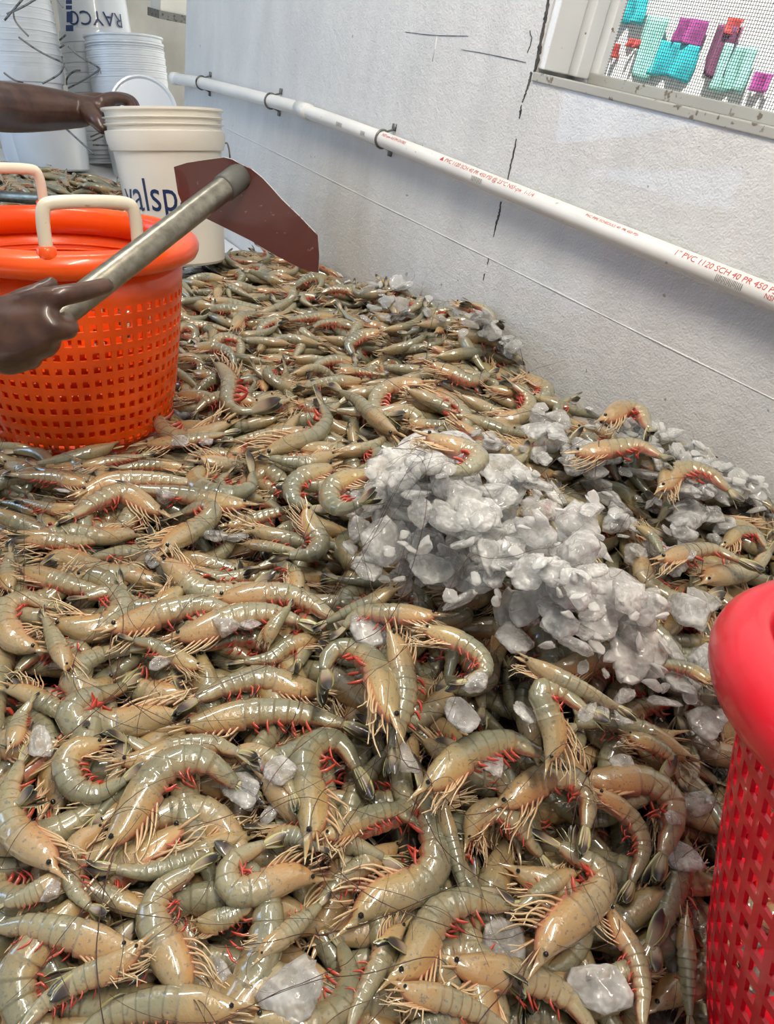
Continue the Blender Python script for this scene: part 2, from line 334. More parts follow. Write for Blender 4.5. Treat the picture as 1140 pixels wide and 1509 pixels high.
o = q.obj('screen_mesh', M['screen'], win, False, WO); o['kind'] = 'stuff'; o['label'] = 'fine dark wire insect screen'
# ---------------------------------------------------------------- what stands outside
q = MB(); box(q, (3.3, -1.5, FLOOR_Z), (3.4, 5.5, 3.4)); struct('exterior_wall', q, M['outwall'], label='sunlit whitewashed wall across the yard outside the window')
def cloth(px0, px1, x, m, label, seed):
    rr = np.random.default_rng(seed); a = on_x(px0[0], px0[1], x); b_ = on_x(px1[0], px1[1], x)
    y0, y1 = sorted((a[1], b_[1])); z0, z1 = sorted((a[2], b_[2])); w_ = (y1 - y0) * .12; y0 += w_; y1 -= w_; z0 += (z1 - z0) * .12; n, k = 14, 10; V = []; ph = rr.uniform(0, 6)
    for s in (0, .006):
        for j in range(k + 1):
            for i in range(n + 1):
                u, v = i / n, j / k
                V.append((x + s + .03 * math.sin(u * 9 + ph) * (1 - v * .6), y0 + (y1 - y0) * (u + .05 * math.sin(v * 5 + ph) * (1 - v)), z0 + (z1 - z0) * (v - .05 * (1 - v) * math.sin(u * 6 + ph))))
    w = n + 1; L = w * (k + 1); fs = []
    for j in range(k):
        for i in range(n):
            c0 = j * w + i; fs += [(c0, c0 + 1, c0 + w + 1, c0 + w), (L + c0, L + c0 + w, L + c0 + w + 1, L + c0 + 1)]
    edge = [j * w for j in range(k + 1)] + [k * w + i for i in range(1, w)] + [j * w + n for j in range(k - 1, -1, -1)] + list(range(n - 1, 0, -1))
    fs += [(edge[i], edge[(i + 1) % len(edge)], L + edge[(i + 1) % len(edge)], L + edge[i]) for i in range(len(edge))]
    q = MB(); q.add(V, fs); o = q.obj('hanging_cloth', m, None, True, UP); tag(o, label, 'cloth', 'coloured cloths hanging outside the window')
cloth((905, -12), (948, 44), 3.262, M['turquoise'], 'turquoise cloth outside the window, at the upper left of the screen', 1)
cloth((968, 58), (1016, 128), 3.262, M['turquoise'], 'large turquoise cloth in the middle of the window screen', 2)
cloth((996, 24), (1034, 74), 3.262, M['magenta'], 'magenta cloth above the large turquoise cloth outside the window', 3)
cloth((1050, 34), (1068, 128), 3.262, M['plum'], 'narrow plum cloth outside the window, reaching low', 4)
cloth((1066, 24), (1092, 56), 3.262, M['redcloth'], 'red cloth at the upper right of the window screen', 5)
cloth((1062, 62), (1094, 150), 3.262, M['mint'], 'long pale mint cloth at the right of the window screen', 6)
cloth((1108, 104), (1132, 142), 3.262, M['magenta'], 'small magenta cloth at the lower right corner of the screen', 7)
cloth((927, 56), (943, 74), 3.262, M['redcloth'], 'small red cloth left of the magenta one outside the window', 8)
cloth((945, 20), (960, 130), 3.262, M['mint'], 'narrow mint cloth left of the large turquoise cloth', 9)
cloth((899, 62), (908, 88), 3.262, M['redcloth'], 'tiny red cloth beside the screen frame, lowest red one', 10)
# ---------------------------------------------------------------- water pipe along the wall
PX, PR = WX - .030, .0167
pp_ = [on_x(1300, 505, PX), on_x(1136, 437, PX), on_x(740, 277, PX), on_x(560, 204, PX), on_x(448, 163, PX), on_x(400, 149, PX), on_x(300, 123, PX)]
end = on_x(256, 115.5, PX)
pp_ = np.array(pp_ + [end]); pipe = empty('water_pipe', pp_[1]); PO = shift(pp_[1])
tag(pipe, 'white plastic water pipe with red print strapped along the wall', 'pipe')
path, _ = catmull(pp_, 90)
q = MB(); tube(q, path, PR, 20); pb = q.obj('tube', M['pvc'], pipe, True, PO)
tube_dir = lambda p: unit(path[np.clip(np.argmin(np.linalg.norm(path - p, axis=1)) + 1, 1, 89)] - path[np.clip(np.argmin(np.linalg.norm(path - p, axis=1)) - 1, 0, 87)])
q = MB(); c0 = on_x(448, 163, PX); d = tube_dir(c0); tube(q, [c0 - d * .03, c0 - d * .029, c0 + d * .03], [PR * .98, PR * 1.14, PR * 1.14], 20); q.obj('coupling', M['pvc'], pipe, True, PO)
q = MB(); d = tube_dir(end); tube(q, [end - d * .035, end + d * .004, end + d * .010], [PR * 1.15, PR * 1.15, PR * .8], 20); q.obj('end_cap', M['pvc'], pipe, True, PO)
for px, py in ((297, 122), (399, 149), (563, 205)):
    c0 = on_x(px, py, PX); q = MB(); rr = PR + .0025; pts = []
    for a in np.linspace(-2.1, 2.1, 15): pts.append(c0 + np.array([-math.cos(a) * rr, 0, math.sin(a) * rr]))
    pts = [np.array([WX, c0[1], c0[2] - .024])] + [np.array([WX - .006, c0[1], c0[2] - .021])] + pts + [np.array([WX - .006, c0[1], c0[2] + .021])] + [np.array([WX, c0[1], c0[2] + .024])]
    tube(q, pts, .0024, 6); box(q, (WX - .004, c0[1] - .006, c0[2] + .020), (WX, c0[1] + .006, c0[2] + .034)); box(q, (WX - .004, c0[1] - .006, c0[2] - .034), (WX, c0[1] + .006, c0[2] - .020))
    q.obj('pipe_strap', M['galv'], pipe, True, PO)
def text_mesh(s, size):
    cu = bpy.data.curves.new('lettering', 'FONT'); cu.body = s; cu.size = size; cu.resolution_u = 3; cu.extrude = 0
    o = bpy.data.objects.new('lettering', cu); COL.objects.link(o); bpy.context.view_layer.update()
    me = bpy.data.meshes.new_from_object(o.evaluated_get(bpy.context.evaluated_depsgraph_get()))
    bm = bmesh.new(); bm.from_mesh(me); bmesh.ops.triangulate(bm, faces=bm.faces[:])
    for _ in range(2):
        long_e = [e for e in bm.edges if e.calc_length() > size * .22]
        if long_e: bmesh.ops.subdivide_edges(bm, edges=long_e, cuts=1)
    v = np.array([w.co[:] for w in bm.verts]); f = [tuple(x.index for x in p.verts) for p in bm.faces]; bm.free()
    bpy.data.objects.remove(o); bpy.data.curves.remove(cu); bpy.data.meshes.remove(me); return v, f
def pipe_text(s, px, size, up_deg, m, name='lettering', squash=1.0):
    v, f = text_mesh(s, size); p0 = on_x(px[0], px[1], PX - PR * .5)
    i0 = np.argmin(np.linalg.norm(path - p0, axis=1)); base = path[i0]; d = -tube_dir(base)   # reads towards the viewer's right
    if (proj(base + d * .05)[0] < proj(base)[0]): d = -d
    x, y = v[:, 0] * squash, v[:, 1]; ang = math.radians(up_deg) + (y - size * .35) / PR
    r = PR + .0004; pts = base + np.outer(x, d) + np.stack([-np.cos(ang) * r, np.zeros(len(x)), np.sin(ang) * r], 1)
    q = MB(); q.add(pts, f); o = q.obj(name, m, pb, False, PO); o.parent = pb; return o
pipe_text('1" PVC 1120 SCH 40 PR 450 PSI @ 23\u00b0C NSF', (985, 373), .0135, 40, M['redprint'])
pipe_text('\u25b2 PVC 1120 SCH 40 PR 450 PSI @ 23\u00b0C NSF-pw  1-1/4', (655, 243), .012, 42, M['redprint'])
pipe_text('PVC PIPE SCHEDULE 40  PR 450 PSI', (865, 328), .0075, 48, M['redprint'])
pipe_text('NSF-pw ASTM D1785', (565, 206), .010, 45, M['redprint'])
pipe_text('NSF-61', (1118, 432), .010, 5, M['redprint'])
for px, n in (((1062, 412), 17), ((697, 263), 12), ((502, 186), 10), ((536, 198), 7)):
    pipe_text('|||l|l||l||ll|||||ll|'[:n], px, .011, 2, M['blackprint'], 'barcode', 1.0)
# white post with a metal bracket in the far corner
# ================================================================ table
q = MB(); box(q, (-.22, -.5, TABLE_Z - .04), (1.095, 3.5, TABLE_Z)); tab = q.obj('sorting_table', M['table'], None, False, UP)
tag(tab, 'white sorting table under the shrimp pile', 'table')
for x, y in ((-.17, -.44), (1.02, -.44), (-.17, 3.44), (1.02, 3.44), (-.17, 1.5), (1.02, 1.5)):
    q = MB(); box(q, (x - .03, y - .03, FLOOR_Z), (x + .03, y + .03, TABLE_Z - .04)); q.obj('leg', M['table'], tab, False, UP)
# ================================================================ pile shape
ctrl = [on_x(1136, 700, WX), on_x(950, 628, WX), on_x(800, 548, WX), on_x(715, 440, WX), on_x(600, 408, WX), on_x(480, 378, WX), on_x(1136, 705, WX) + [0, -.4, -.02]]
for px, py, z in [(262, 392, -.575), (350, 390, -.56), (130, 690, -.648), (10, 700, -.648), (250, 640, -.635), (290, 520, -.625), (400, 500, -.58), (600, 600, -.545), (760, 600, -.51),
                  (50, 800, -.605), (50, 1000, -.595), (100, 1400, -.59), (570, 1400, -.585), (570, 1020, -.57), (1000, 1400, -.60), (800, 1120, -.575), (1000, 1100, -.55), (430, 850, -.585),
                  (700, 760, -.505), (640, 720, -.52), (800, 860, -.515), (900, 960, -.53), (1000, 760, -.49), (1050, 850, -.505), (100, 262, -.60), (60, 300, -.62), (150, 300, -.62), (1000, 900, -.515), (570, 500, -.545), (500, 420, -.545)]:
    ctrl.append(on_z(px, py, z))
for p in [(-.15, -.1, -.62), (-.15, .5, -.63), (-.15, 1.2, -.65), (.3, -.25, -.58), (.45, -.15, -.61), (.8, -.1, -.55), (.2, 1.9, -.645), (.3, 2.9, -.645), (.9, 2.5, -.632), (.7, 2.6, -.625), (1.05, 3., -.655), (.5, 3.2, -.655)]: ctrl.append(np.array(p, float))
ctrl = np.array(ctrl)
def tps_fit(c, lam=2e-4):
    n = len(c); d = np.linalg.norm(c[:, None, :2] - c[None, :, :2], axis=2); K = np.where(d > 0, d * d * np.log(d + 1e-12), 0) + lam * np.eye(n)
    Q = np.c_[np.ones(n), c[:, :2]]; A = np.block([[K, Q], [Q.T, np.zeros((3, 3))]]); return np.linalg.solve(A, np.r_[c[:, 2], 0, 0, 0])
TW = tps_fit(ctrl)
def target(x, y):
    x = np.atleast_1d(np.asarray(x, float)); y = np.atleast_1d(np.asarray(y, float)); d = np.hypot(x[..., None] - ctrl[:, 0], y[..., None] - ctrl[:, 1])
    z = (np.where(d > 0, d * d * np.log(d + 1e-12), 0) @ TW[:len(ctrl)]) + TW[-3] + TW[-2] * x + TW[-1] * y
    return np.clip(z, TABLE_Z + .004, -.36)
GX0, GY0, GC = -.22, -.4, .004
NX, NY = int((1.10 - GX0) / GC), int((3.2 - GY0) / GC)
gx, gy = GX0 + (np.arange(NX) + .5) * GC, GY0 + (np.arange(NY) + .5) * GC
TG = np.stack([target(gx, np.full(NX, y)) for y in gy], 1)          # [ix, iy]
# the pile ends beyond the bucket, except for the strip that runs on behind the basket
XX, YY = np.meshgrid(gx, gy, indexing='ij')
back = np.clip((YY - (1.78 + .12 * np.sin(XX * 9))) / .10, 0, 1) * np.clip((XX - .60) / .08, 0, 1) * np.clip((2.42 - YY) / .12 + np.clip((XX - .96) / .05, 0, 9), 0, 1)
TG = TG * (1 - back) + (TABLE_Z - .0) * back
HG = TG - .042
HG = np.maximum(HG, TABLE_Z + .002)
BASE = HG.copy()
def cell(x, y): return int((x - GX0) / GC), int((y - GY0) / GC)
def hmax(x, y, r, G=None):
    G = HG if G is None else G
    k = max(1, int(r / GC)); i, j = cell(x, y); s = G[max(0, i - k):max(0, i + k + 1), max(0, j - k):max(0, j + k + 1)]
    return s.max() if s.size else TABLE_Z
def hmean(x, y, r):
    k = max(1, int(r / GC)); i, j = cell(x, y); s = HG[max(0, i - k):max(0, i + k + 1), max(0, j - k):max(0, j + k + 1)]
    return s.mean() if s.size else TABLE_Z
def stamp(x, y, z, r, rv=None):
    rv = r if rv is None else rv; k = int(r / GC) + 1; i, j = cell(x, y); i0, i1, j0, j1 = max(0, i - k), min(NX, i + k + 1), max(0, j - k), min(NY, j + k + 1)
    if i1 <= i0 or j1 <= j0: return
    d2 = (gx[i0:i1, None] - x) ** 2 + (gy[None, j0:j1] - y) ** 2
    hh = np.where(d2 < r * r, z + rv * np.sqrt(np.maximum(1 - d2 / (r * r), 0)), -9); HG[i0:i1, j0:j1] = np.maximum(HG[i0:i1, j0:j1], hh)
def hit(px, py, lift=0.0):         # where the view ray meets the pile as stacked so far
    d = unit(ray(px, py)); t = .3
    while t < 3.2:
        p = d * t; i, j = cell(p[0], p[1])
        if 0 <= i < NX and 0 <= j < NY and p[2] <= HG[i, j] + lift: return p
        t += .003
    return None
BASKET_C, BASKET_R = np.array([0.3012, 1.1672, -.6725]), .13
BUCKET_B, BUCKET_A = on_z(268, 385, -.562), unit([-.080, .205, .977])
RED_A = unit([0.117, 0.267, 1.0]); RED_S = 1.264; RED_B = np.array([0.5518, -0.1648, -0.6193])
def blocked(x, y, m=0.0):
    return (math.hypot(x - BASKET_C[0], y - BASKET_C[1]) < .138 + m or math.hypot(x - BUCKET_B[0], y - BUCKET_B[1]) < .100 + m
            or math.hypot(x - RED_B[0], y - RED_B[1]) < .155 + m or x > 1.092 - m * .5)
q = MB(); st = 5; ii, jj = np.arange(0, NX, st), np.arange(0, NY, st); Zb = BASE[np.ix_(ii, jj)] - .004
V = np.stack(np.broadcast_arrays(gx[ii][:, None], gy[jj][None], Zb), -1).reshape(-1, 3); nj = len(jj)
q.add(V, [(a * nj + b_, (a + 1) * nj + b_, (a + 1) * nj + b_ + 1, a * nj + b_ + 1) for a in range(len(ii) - 1) for b_ in range(nj - 1)])
bed = q.obj('gap_shade_bed', M['gap_shade'], None, True, UP); tag(bed, 'added dark bed under the shrimp, its colour standing in for gap shade', 'gap_shade', kind='stuff')
# ================================================================ shrimp builder
PROF_S = [-.17, -.12, -.06, -.015, 0, .04, .10, .2, .30, .36, .45, .55, .65, .75, .85, .93, 1.0]
PROF_D = [.02, .07, .13, .22, .36, .54, .74, .93, 1.0, 1.0, 1.0, .95, .86, .75, .60, .47, .36]
SEGB = [.36, .455, .55, .64, .725, .80, .985]
def rings_for(low):
    s, t = [], []
    head = [-.17, -.11, -.05, -.012, 0, .03, .07, .12, .18, .24, .30, .345, .3585] if not low else [-.17, -.02, .05, .14, .26, .357]
    for h in head: s.append(h); t.append(max(0., h / .36))
    for a, b_ in zip(SEGB[:-1], SEGB[1:]):
        for u in ((.0, .12, .5, .82, .97) if not low else (.05, .95)): s.append(a + (b_ - a) * u); t.append(u)
    s.append(.99); t.append(1.0); s.append(1.005); t.append(0)
    return np.array(s), np.array(t)
RS = {False: rings_for(False), True: rings_for(True)}
def shrimp_parts(sp, lat, dor, L, D, rg, low=False, antennae=None, rnd=0.):
    """sp / lat / dor: arrays along the spine (head -> tail base). Returns {part: [MB, ...]}"""
    m = len(sp); sq = np.linspace(0, 1, m); tan = np.gradient(sp, axis=0); tan /= np.linalg.norm(tan, axis=1)[:, None]
    def at(s, arr):
        v = np.array([np.interp(s, sq, arr[:, k]) for k in range(3)]); return v
    def pos(s):
        if s < 0: return sp[0] + tan[0] * s * L
        if s > 1: return sp[-1] + tan[-1] * (s - 1) * L
        return at(s, sp)
    body = MB(); ss, tt = RS[low]; n = 9 if low else 16; ang = np.arange(n) * 2 * math.pi / n; V = []; A = []
    for s, t in zip(ss, tt):
        c = pos(s); d = unit(at(s, dor)); l = unit(at(s, lat)); g = np.interp(s, PROF_S, PROF_D) * D * .5; w = g * .80
        if s < -.01: c = c + d * D * (.17 + .10 * (-s / .17)); w = g * .45
        elif s < .1: c = c + d * D * .10 * (1 - s / .1)
        step = 1.0
        if s > .36: step = .955 + .065 * t
        elif s > .3: step = 1 + .03 * (s - .3) / .06
        ca, sa = np.cos(ang), np.sin(ang); dv = np.where(ca > 0, ca * g, ca * g * (.98 if s < .36 else .80)) * step
        lw = np.sign(sa) * np.abs(sa) ** .85 * w * step * np.where(ca < -.2, 1 - .22 * (-ca - .2), 1)
        if s > .36 and not low:       # scalloped side flaps
            dv = dv - np.where((ca < -.25) & (ca > -.95), .07 * D * math.sin(math.pi * min(1, t)), 0)
        V.append(c + dv[:, None] * d + lw[:, None] * l)
        A.append(np.stack([np.full(n, np.clip(s, 0, 1)), .5 + .5 * ca, np.full(n, t if s > .3 else 0), np.full(n, rnd)], 1))
    k = len(ss); fs = [(i * n + j, i * n + (j + 1) % n, (i + 1) * n + (j + 1) % n, (i + 1) * n + j) for i in range(k - 1) for j in range(n)]
    fs += [tuple(range(n))[::-1], tuple((k - 1) * n + j for j in range(n))]
    body.add(np.concatenate(V), fs, np.concatenate(A)); out = {'body': [body]}
    # tail fan
    fan = MB(); e = sp[-1]; t0, d0, l0 = tan[-1], unit(dor[-1]), unit(lat[-1]); sgn = 1 if rg.random() < .5 else -1
    bend = -d0 * rg.uniform(0, .25); open_ = rg.uniform(.5, 1.3)
    for q_, (an, tw, ln, wd) in enumerate([(0, 0, .15, .028), (-.16, -.6, .225, .044), (.16, .6, .225, .044), (-.34, -1.05, .235, .048), (.34, 1.05, .235, .048)]):
        if low and q_ in (1, 2): continue
        an *= open_; ax = unit(t0 * math.cos(an) + l0 * math.sin(an) + bend + d0 * rg.normal(0, .06)); sd = unit(np.cross(ax, d0)); nr = np.cross(sd, ax)
        sd, nr = sd * math.cos(tw) + nr * math.sin(tw), nr * math.cos(tw) - sd * math.sin(tw)
        K = 5 if low else 8; V = []; A = []
        for i in range(K):
            u = i / (K - 1); wv = wd * L * (math.sin(math.pi * min(1, (u * .80 + .10))) ** .7) * (1 if q_ else (1.05 - .85 * u))
            if u > .97: wv *= .35
            c = e - t0 * L * .012 + ax * ln * L * u + nr * L * .02 * math.sin(u * 2.2)
            for a, hgt in ((-1, 0), (-.55, .004), (0, .009), (.55, .004), (1, 0)):
                V.append(c + sd * a * wv + nr * hgt * L); A.append((u, abs(a), 0, rnd))
            V.append(c - nr * .003 * L); A.append((u, .2, 0, rnd))
        fs = []
        for i in range(K - 1):
            b0, b1 = i * 6, (i + 1) * 6; fs += [(b0 + j, b0 + j + 1, b1 + j + 1, b1 + j) for j in range(4)] + [(b0 + 4, b0 + 5, b1 + 5, b1 + 4), (b0 + 5, b0, b1, b1 + 5)]
        fan.add(V, fs, A)
    out['tail_fan'] = [fan]
    # walking legs
    legs = MB(); nl = 3 if low else 5; fw0 = rg.uniform(.9, 3.0); fold = rg.uniform(.35, 1.0)
    for i in range(nl):
        for sd in (-1, 1):
            s = .11 + .20 * i / max(1, nl - 1); c = pos(s); d = unit(at(s, dor)); l = unit(at(s, lat)); t = unit(at(s, tan)); g = np.interp(s, PROF_S, PROF_D) * D * .5
            p0 = c - d * g * .80 + l * sd * g * .30; ln = L * rg.uniform(.18, .33); fw = fw0 * rg.uniform(.75, 1.25); sp_ = sd * rg.uniform(-.05, .25)
            d1 = unit(-d * fold - t * fw * .7 + l * sp_); d2 = unit(-d * rg.uniform(-.1, .8) * fold - t * (fw + .2) + l * rg.normal(0, .3)); d3 = unit(d2 + rg.normal(0, .5, 3))
            pts = np.array([p0, p0 + d1 * ln * .38, p0 + d1 * ln * .45 + d2 * ln * .30, p0 + d1 * ln * .45 + d2 * ln * .35 + d3 * ln * .33])
            if not low: pts = rounded(pts, .25, 1)
            tube(legs, pts, np.linspace(.0105, .0032, len(pts)) * L, 3 if low else 4, False, attr=rnd)
    for sd in (-1, 1):               # antennal scales and mouth palps
        c = pos(.02); d, l, t = unit(dor[0]), unit(lat[0]), tan[0]
        p0 = c + l * sd * D * .14 - d * D * .02; ax = unit(-t + l * sd * .12 + d * rg.normal(0, .08)); tube(legs, [p0, p0 + ax * .05 * L, p0 + ax * .12 * L, p0 + ax * .15 * L], np.array([.010, .017, .012, .002]) * L, 4 if low else 6, False, .35, attr=rnd)
        if not low:
            for _ in range(2):
                p1 = c - d * D * .22 + l * sd * D * .1; a1 = unit(-t * 1.0 - d * rg.uniform(.1, .6) + l * rg.normal(0, .25)); a2 = unit(a1 - d * rg.uniform(-.2, .9)); tube(legs, rounded([p1, p1 + a1 * .07 * L, p1 + a1 * .07 * L + a2 * .07 * L], .25, 1), [.006, .006, .005, .004][:4], 4, False, attr=rnd) if False else tube(legs, [p1, p1 + a1 * .07 * L, p1 + a1 * .07 * L + a2 * .07 * L], np.array([.007, .005, .003]) * L, 4, False, attr=rnd)
    out['walking_legs'] = [legs]
    # swimmerets
    sw = MB()
    for i in range(5):
        for sd in (-1, 1):
            if (low and sd < 0) or rg.random() < .3: continue
            s = .42 + .085 * i; c = pos(s); d = unit(at(s, dor)); l = unit(at(s, lat)); t = unit(at(s, tan)); g = np.interp(s, PROF_S, PROF_D) * D * .5
            p0 = c - d * g * .62 + l * sd * g * .42; a1 = unit(-d + t * rg.uniform(-.5, .5) + l * sd * .25); a2 = unit(-d * rg.uniform(.2, 1) + t * rg.uniform(.2, 1.2) + l * rg.normal(0, .3)); ln = L * rg.uniform(.06, .10)
            pts = np.array([p0, p0 + a1 * ln * .45, p0 + a1 * ln * .6 + a2 * ln * .35, p0 + a1 * ln * .62 + a2 * ln * .75])
            tube(sw, pts, np.array([.011, .017, .015, .004]) * L, 4 if low else 6, False, .45, attr=rnd)
    out['swimmerets'] = [sw]
    if not low:
        eyes = []
        for sd in (-1, 1):
            c = pos(.015) + unit(dor[0]) * D * .16 + unit(lat[0]) * sd * D * .20; q_ = MB(); u6 = 6; V = []; r = .0175 * L
            for i in range(5):
                a = math.pi * i / 4
                for j in range(u6): b_ = 2 * math.pi * j / u6; V.append(c + r * np.array([math.sin(a) * math.cos(b_), math.sin(a) * math.sin(b_), math.cos(a)]))
            q_.add(V, [(i * u6 + j, i * u6 + (j + 1) % u6, (i + 1) * u6 + (j + 1) % u6, (i + 1) * u6 + j) for i in range(4) for j in range(u6)]); eyes.append(q_)
        out['eye'] = eyes
        ants = []
        for sd in (-1, 1):
            if rg.random() < .35: continue
            c = pos(.0) + unit(lat[0]) * sd * D * .12 - unit(dor[0]) * D * .02; q_ = MB()
            if antennae is None:
                h = -tan[0]; side = unit(dor[0]); a0 = rg.normal(0, .5); kv = rg.normal(0, 2.4); ln = L * rg.uniform(.9, 1.7); N = 16; pts = [c]; dr = a0
                for i in range(N - 1):
                    dr += kv / N; pts.append(pts[-1] + (h * math.cos(dr) + side * math.sin(dr) + unit(lat[0]) * (.18 if i < 4 else -.02)) * ln / N)
            else: pts = antennae(c, -tan[0], sd)
            if pts is not None: tube(q_, pts, np.linspace(.0036, .0012, len(pts)) * L, 4, False, attr=rnd); ants.append(q_)
        out['antenna'] = ants
    return out
PART_MAT = dict(body='shell', tail_fan='tail', walking_legs='legs', swimmerets='swim', eye='eye', antenna='ant')
# ---------------------------------------------------------------- loose shrimp poses, lying on the side
def pose_spine(bend_deg, rg, wig=.1, m=30):
    s = np.linspace(0, 1, m); k = np.where(s < .33, .10, np.where(s < .9, 1.0, .5)) * (1 + .25 * np.sin(s * 7 + rg.uniform(0, 6))); k /= k.sum()
    th = np.cumsum(k) * math.radians(bend_deg); d = np.stack([np.cos(th), np.sin(th), wig * np.sin(s * 3.2 + rg.uniform(0, 6)) * .5], 1)
    p = np.r_[np.zeros((1, 3)), np.cumsum((d[1:] + d[:-1]) * .5, 0)] / (m - 1); d /= np.linalg.norm(d, axis=1)[:, None]
    p -= p.mean(0); lat = np.tile([0, 0, 1.], (m, 1)); dor = np.cross(d, lat); return p, lat, dor, d
BENDS = [15, 35, 60, 85, 110, 135, 160, 190, 25, 75, 120, 50]
VAR = []
for vi, bd in enumerate(BENDS):
    rg = np.random.default_rng(100 + vi); p, lat, dor, d = pose_spine(bd, rg)
    roll = [0, 12, -8, 10, 0, -10, 8, 0, 75, 50, 20, 35][vi]; cr, sr = math.cos(math.radians(roll)), math.sin(math.radians(roll))
    dor, lat = dor * cr + lat * sr, lat * cr - dor * sr
    Lv = .128; Dv = Lv * .225; sp = p * Lv
    VAR.append(dict(sp=sp, lat=lat, dor=dor, L=Lv, D=Dv, bend=bd, roll=roll, hi=shrimp_parts(sp, lat, dor, Lv, Dv, rg), lo=shrimp_parts(sp, lat, dor, Lv, Dv, rg, low=True), idx=np.linspace(0, 29, 9).astype(int)))
RADF = np.interp(np.linspace(0, 1, 9), PROF_S, PROF_D)
FAR_V = [0, 1, 2, 8, 9, 11, 3]
loose = []                         # (variant, 4x4 matrix, centre, size)
def drop(n, region, lowest=6, flip=True, accept=None, fixed=None):
    done = 0; tries = 0
    while done < n and tries < n * 4:
        tries += 1; best = None
        for _ in range(lowest):
            x, y = region()
            if blocked(x, y, .02): continue
            v = rng.integers(len(VAR)) if y < .75 or rng.random() < .4 else FAR_V[rng.integers(len(FAR_V))]; th = rng.uniform(0, 2 * math.pi) if y < .5 or rng.random() < .4 else rng.normal(-.62, .35) + (math.pi if rng.random() < .5 else 0); sc = rng.uniform(.84, 1.12) * (1 if y < 1.0 else .86); mir = -1 if rng.random() < .5 else 1
            V = VAR[v]; q_ = V['sp'][V['idx']] * sc; q_ = q_ * np.array([1, mir, 1]); c, s = math.cos(th), math.sin(th)
            xy = np.stack([q_[:, 0] * c - q_[:, 1] * s + x, q_[:, 0] * s + q_[:, 1] * c + y], 1); r = RADF * V['D'] * .5 * sc
            if any(blocked(a, b_, .008) for a, b_ in xy[[0, 2, 4, 6, 8]]) or xy[:, 0].max() > 1.085: continue
            hs = np.array([hmax(a, b_, rr * .55) for (a, b_), rr in zip(xy, r)]); ex = (hs.mean() - target(x, y)[0])
            if best is None or ex < best[0]: best = (ex, v, sc, mir, th, x, y, xy, r, hs)
        if best is None: continue
        ex, v, sc, mir, th, x, y, xy, r, hs = best
        if ex > .012: continue
        zz = hs + r * .60; w = np.ones(9); A = np.c_[np.ones(9), xy - [x, y]]; co, *_ = np.linalg.lstsq(A, zz, rcond=None)
        g = co[1:]; gn = np.hypot(*g); g = g * min(1, .45 / (gn + 1e-9)); res = zz - (co[0] + (xy - [x, y]) @ g); z0 = co[0] + np.quantile(res, .55)
        nz = unit([-g[0], -g[1], 1]); cx = unit(np.array([math.cos(th), math.sin(th), 0]) - nz * (math.cos(th) * nz[0] + math.sin(th) * nz[1])); cy = np.cross(nz, cx)
        Rm = np.stack([cx, cy, nz], 1); tw = rng.normal(0, .16); ct, st_ = math.cos(tw), math.sin(tw); Rm = Rm @ np.array([[1, 0, 0], [0, ct, -st_], [0, st_, ct]])
        Mx = np.eye(4); Mx[:3, :3] = Rm @ np.diag([sc, sc * mir, sc]); Mx[:3, 3] = (x, y, z0)
        W = (VAR[v]['sp'][VAR[v]['idx']] @ Mx[:3, :3].T) + Mx[:3, 3]
        for (a, b_, c_), rr in zip(W, r): stamp(a, b_, c_, rr * .95)
        loose.append((int(v), Mx, W, VAR[v]['L'] * sc)); done += 1
    return done
def px_region(poly):              # a random spot of the pile under a random pixel of a box, so the view is evenly filled
    def f():
        for _ in range(30):
            x0, y0, x1, y1 = poly; p = hit(rng.uniform(x0, x1), rng.uniform(y0, y1))
            if p is not None: return p[0], p[1]
        return .5, .5
    return f
def plan(x0, x1, y0, y1): return lambda: (rng.uniform(x0, x1), rng.uniform(y0, y1))
drop(350, plan(-.05, 1.08, -.12, 1.0), 4); drop(60, plan(-.02, .45, .78, 1.1), 3); drop(40, plan(-.05, .2, .9, 1.4), 2); drop(400, plan(.14, 1.08, .9, 1.80), 4); drop(130, plan(.28, .62, 1.75, 3.0), 3); drop(150, plan(.5, .97, 2.35, 3.15), 3)
drop(120, px_region((0, 1000, 1040, 1509)), 3); drop(120, px_region((0, 690, 1100, 1000)), 3); drop(230, px_region((250, 400, 1000, 700)), 3); drop(40, px_region((0, 640, 300, 720)), 2); drop(30, px_region((250, 385, 350, 470)), 2)
drop(110, plan(-.19, .03, -.33, 1.15), 2); drop(50, plan(0, .45, -.36, -.05), 2); drop(40, plan(.62, 1.05, -.36, .0), 2)
N_LOOSE_FIRST = len(loose)
# ================================================================ ice
def ice_mesh(seed):
    rg = np.random.default_rng(seed); bm = bmesh.new(); bmesh.ops.create_icosphere(bm, subdivisions=3, radius=1)
    v = np.array([w.co[:] for w in bm.verts]); f = [tuple(x.index for x in p.verts) for p in bm.faces]; bm.free()
    k = rg.integers(7, 12); n = rg.normal(0, 1, (k, 3)); n /= np.linalg.norm(n, axis=1)[:, None]; off = rg.uniform(.45, .95, k)
    dd = v @ n.T; rr = np.where(dd > .08, off / np.maximum(dd, .08), 9); pw = 30
    r = np.minimum(1.15, (np.sum(np.minimum(rr, 3) ** -pw, 1)) ** (-1 / pw)); a, b_ = rg.normal(0, 1, (2, 3))
    r = r * (1 + .05 * np.sin(v @ a * 4 + 1) + .05 * np.sin(v @ b_ * 8) + .02 * np.sin(v @ a * 17)); v = v * r[:, None] * np.array([1, rg.uniform(.6, .95), rg.uniform(.26, .52)])
    v /= np.abs(v).max(); q_ = MB(); q_.add(v * .5, f); return q_, np.abs(v[:, 2]).max() * .5
ICE_SRC = [ice_mesh(900 + i) for i in range(16)]; ICE = [(q_.mesh('ice_chunk', M['ice']), hz) for q_, hz in ICE_SRC]
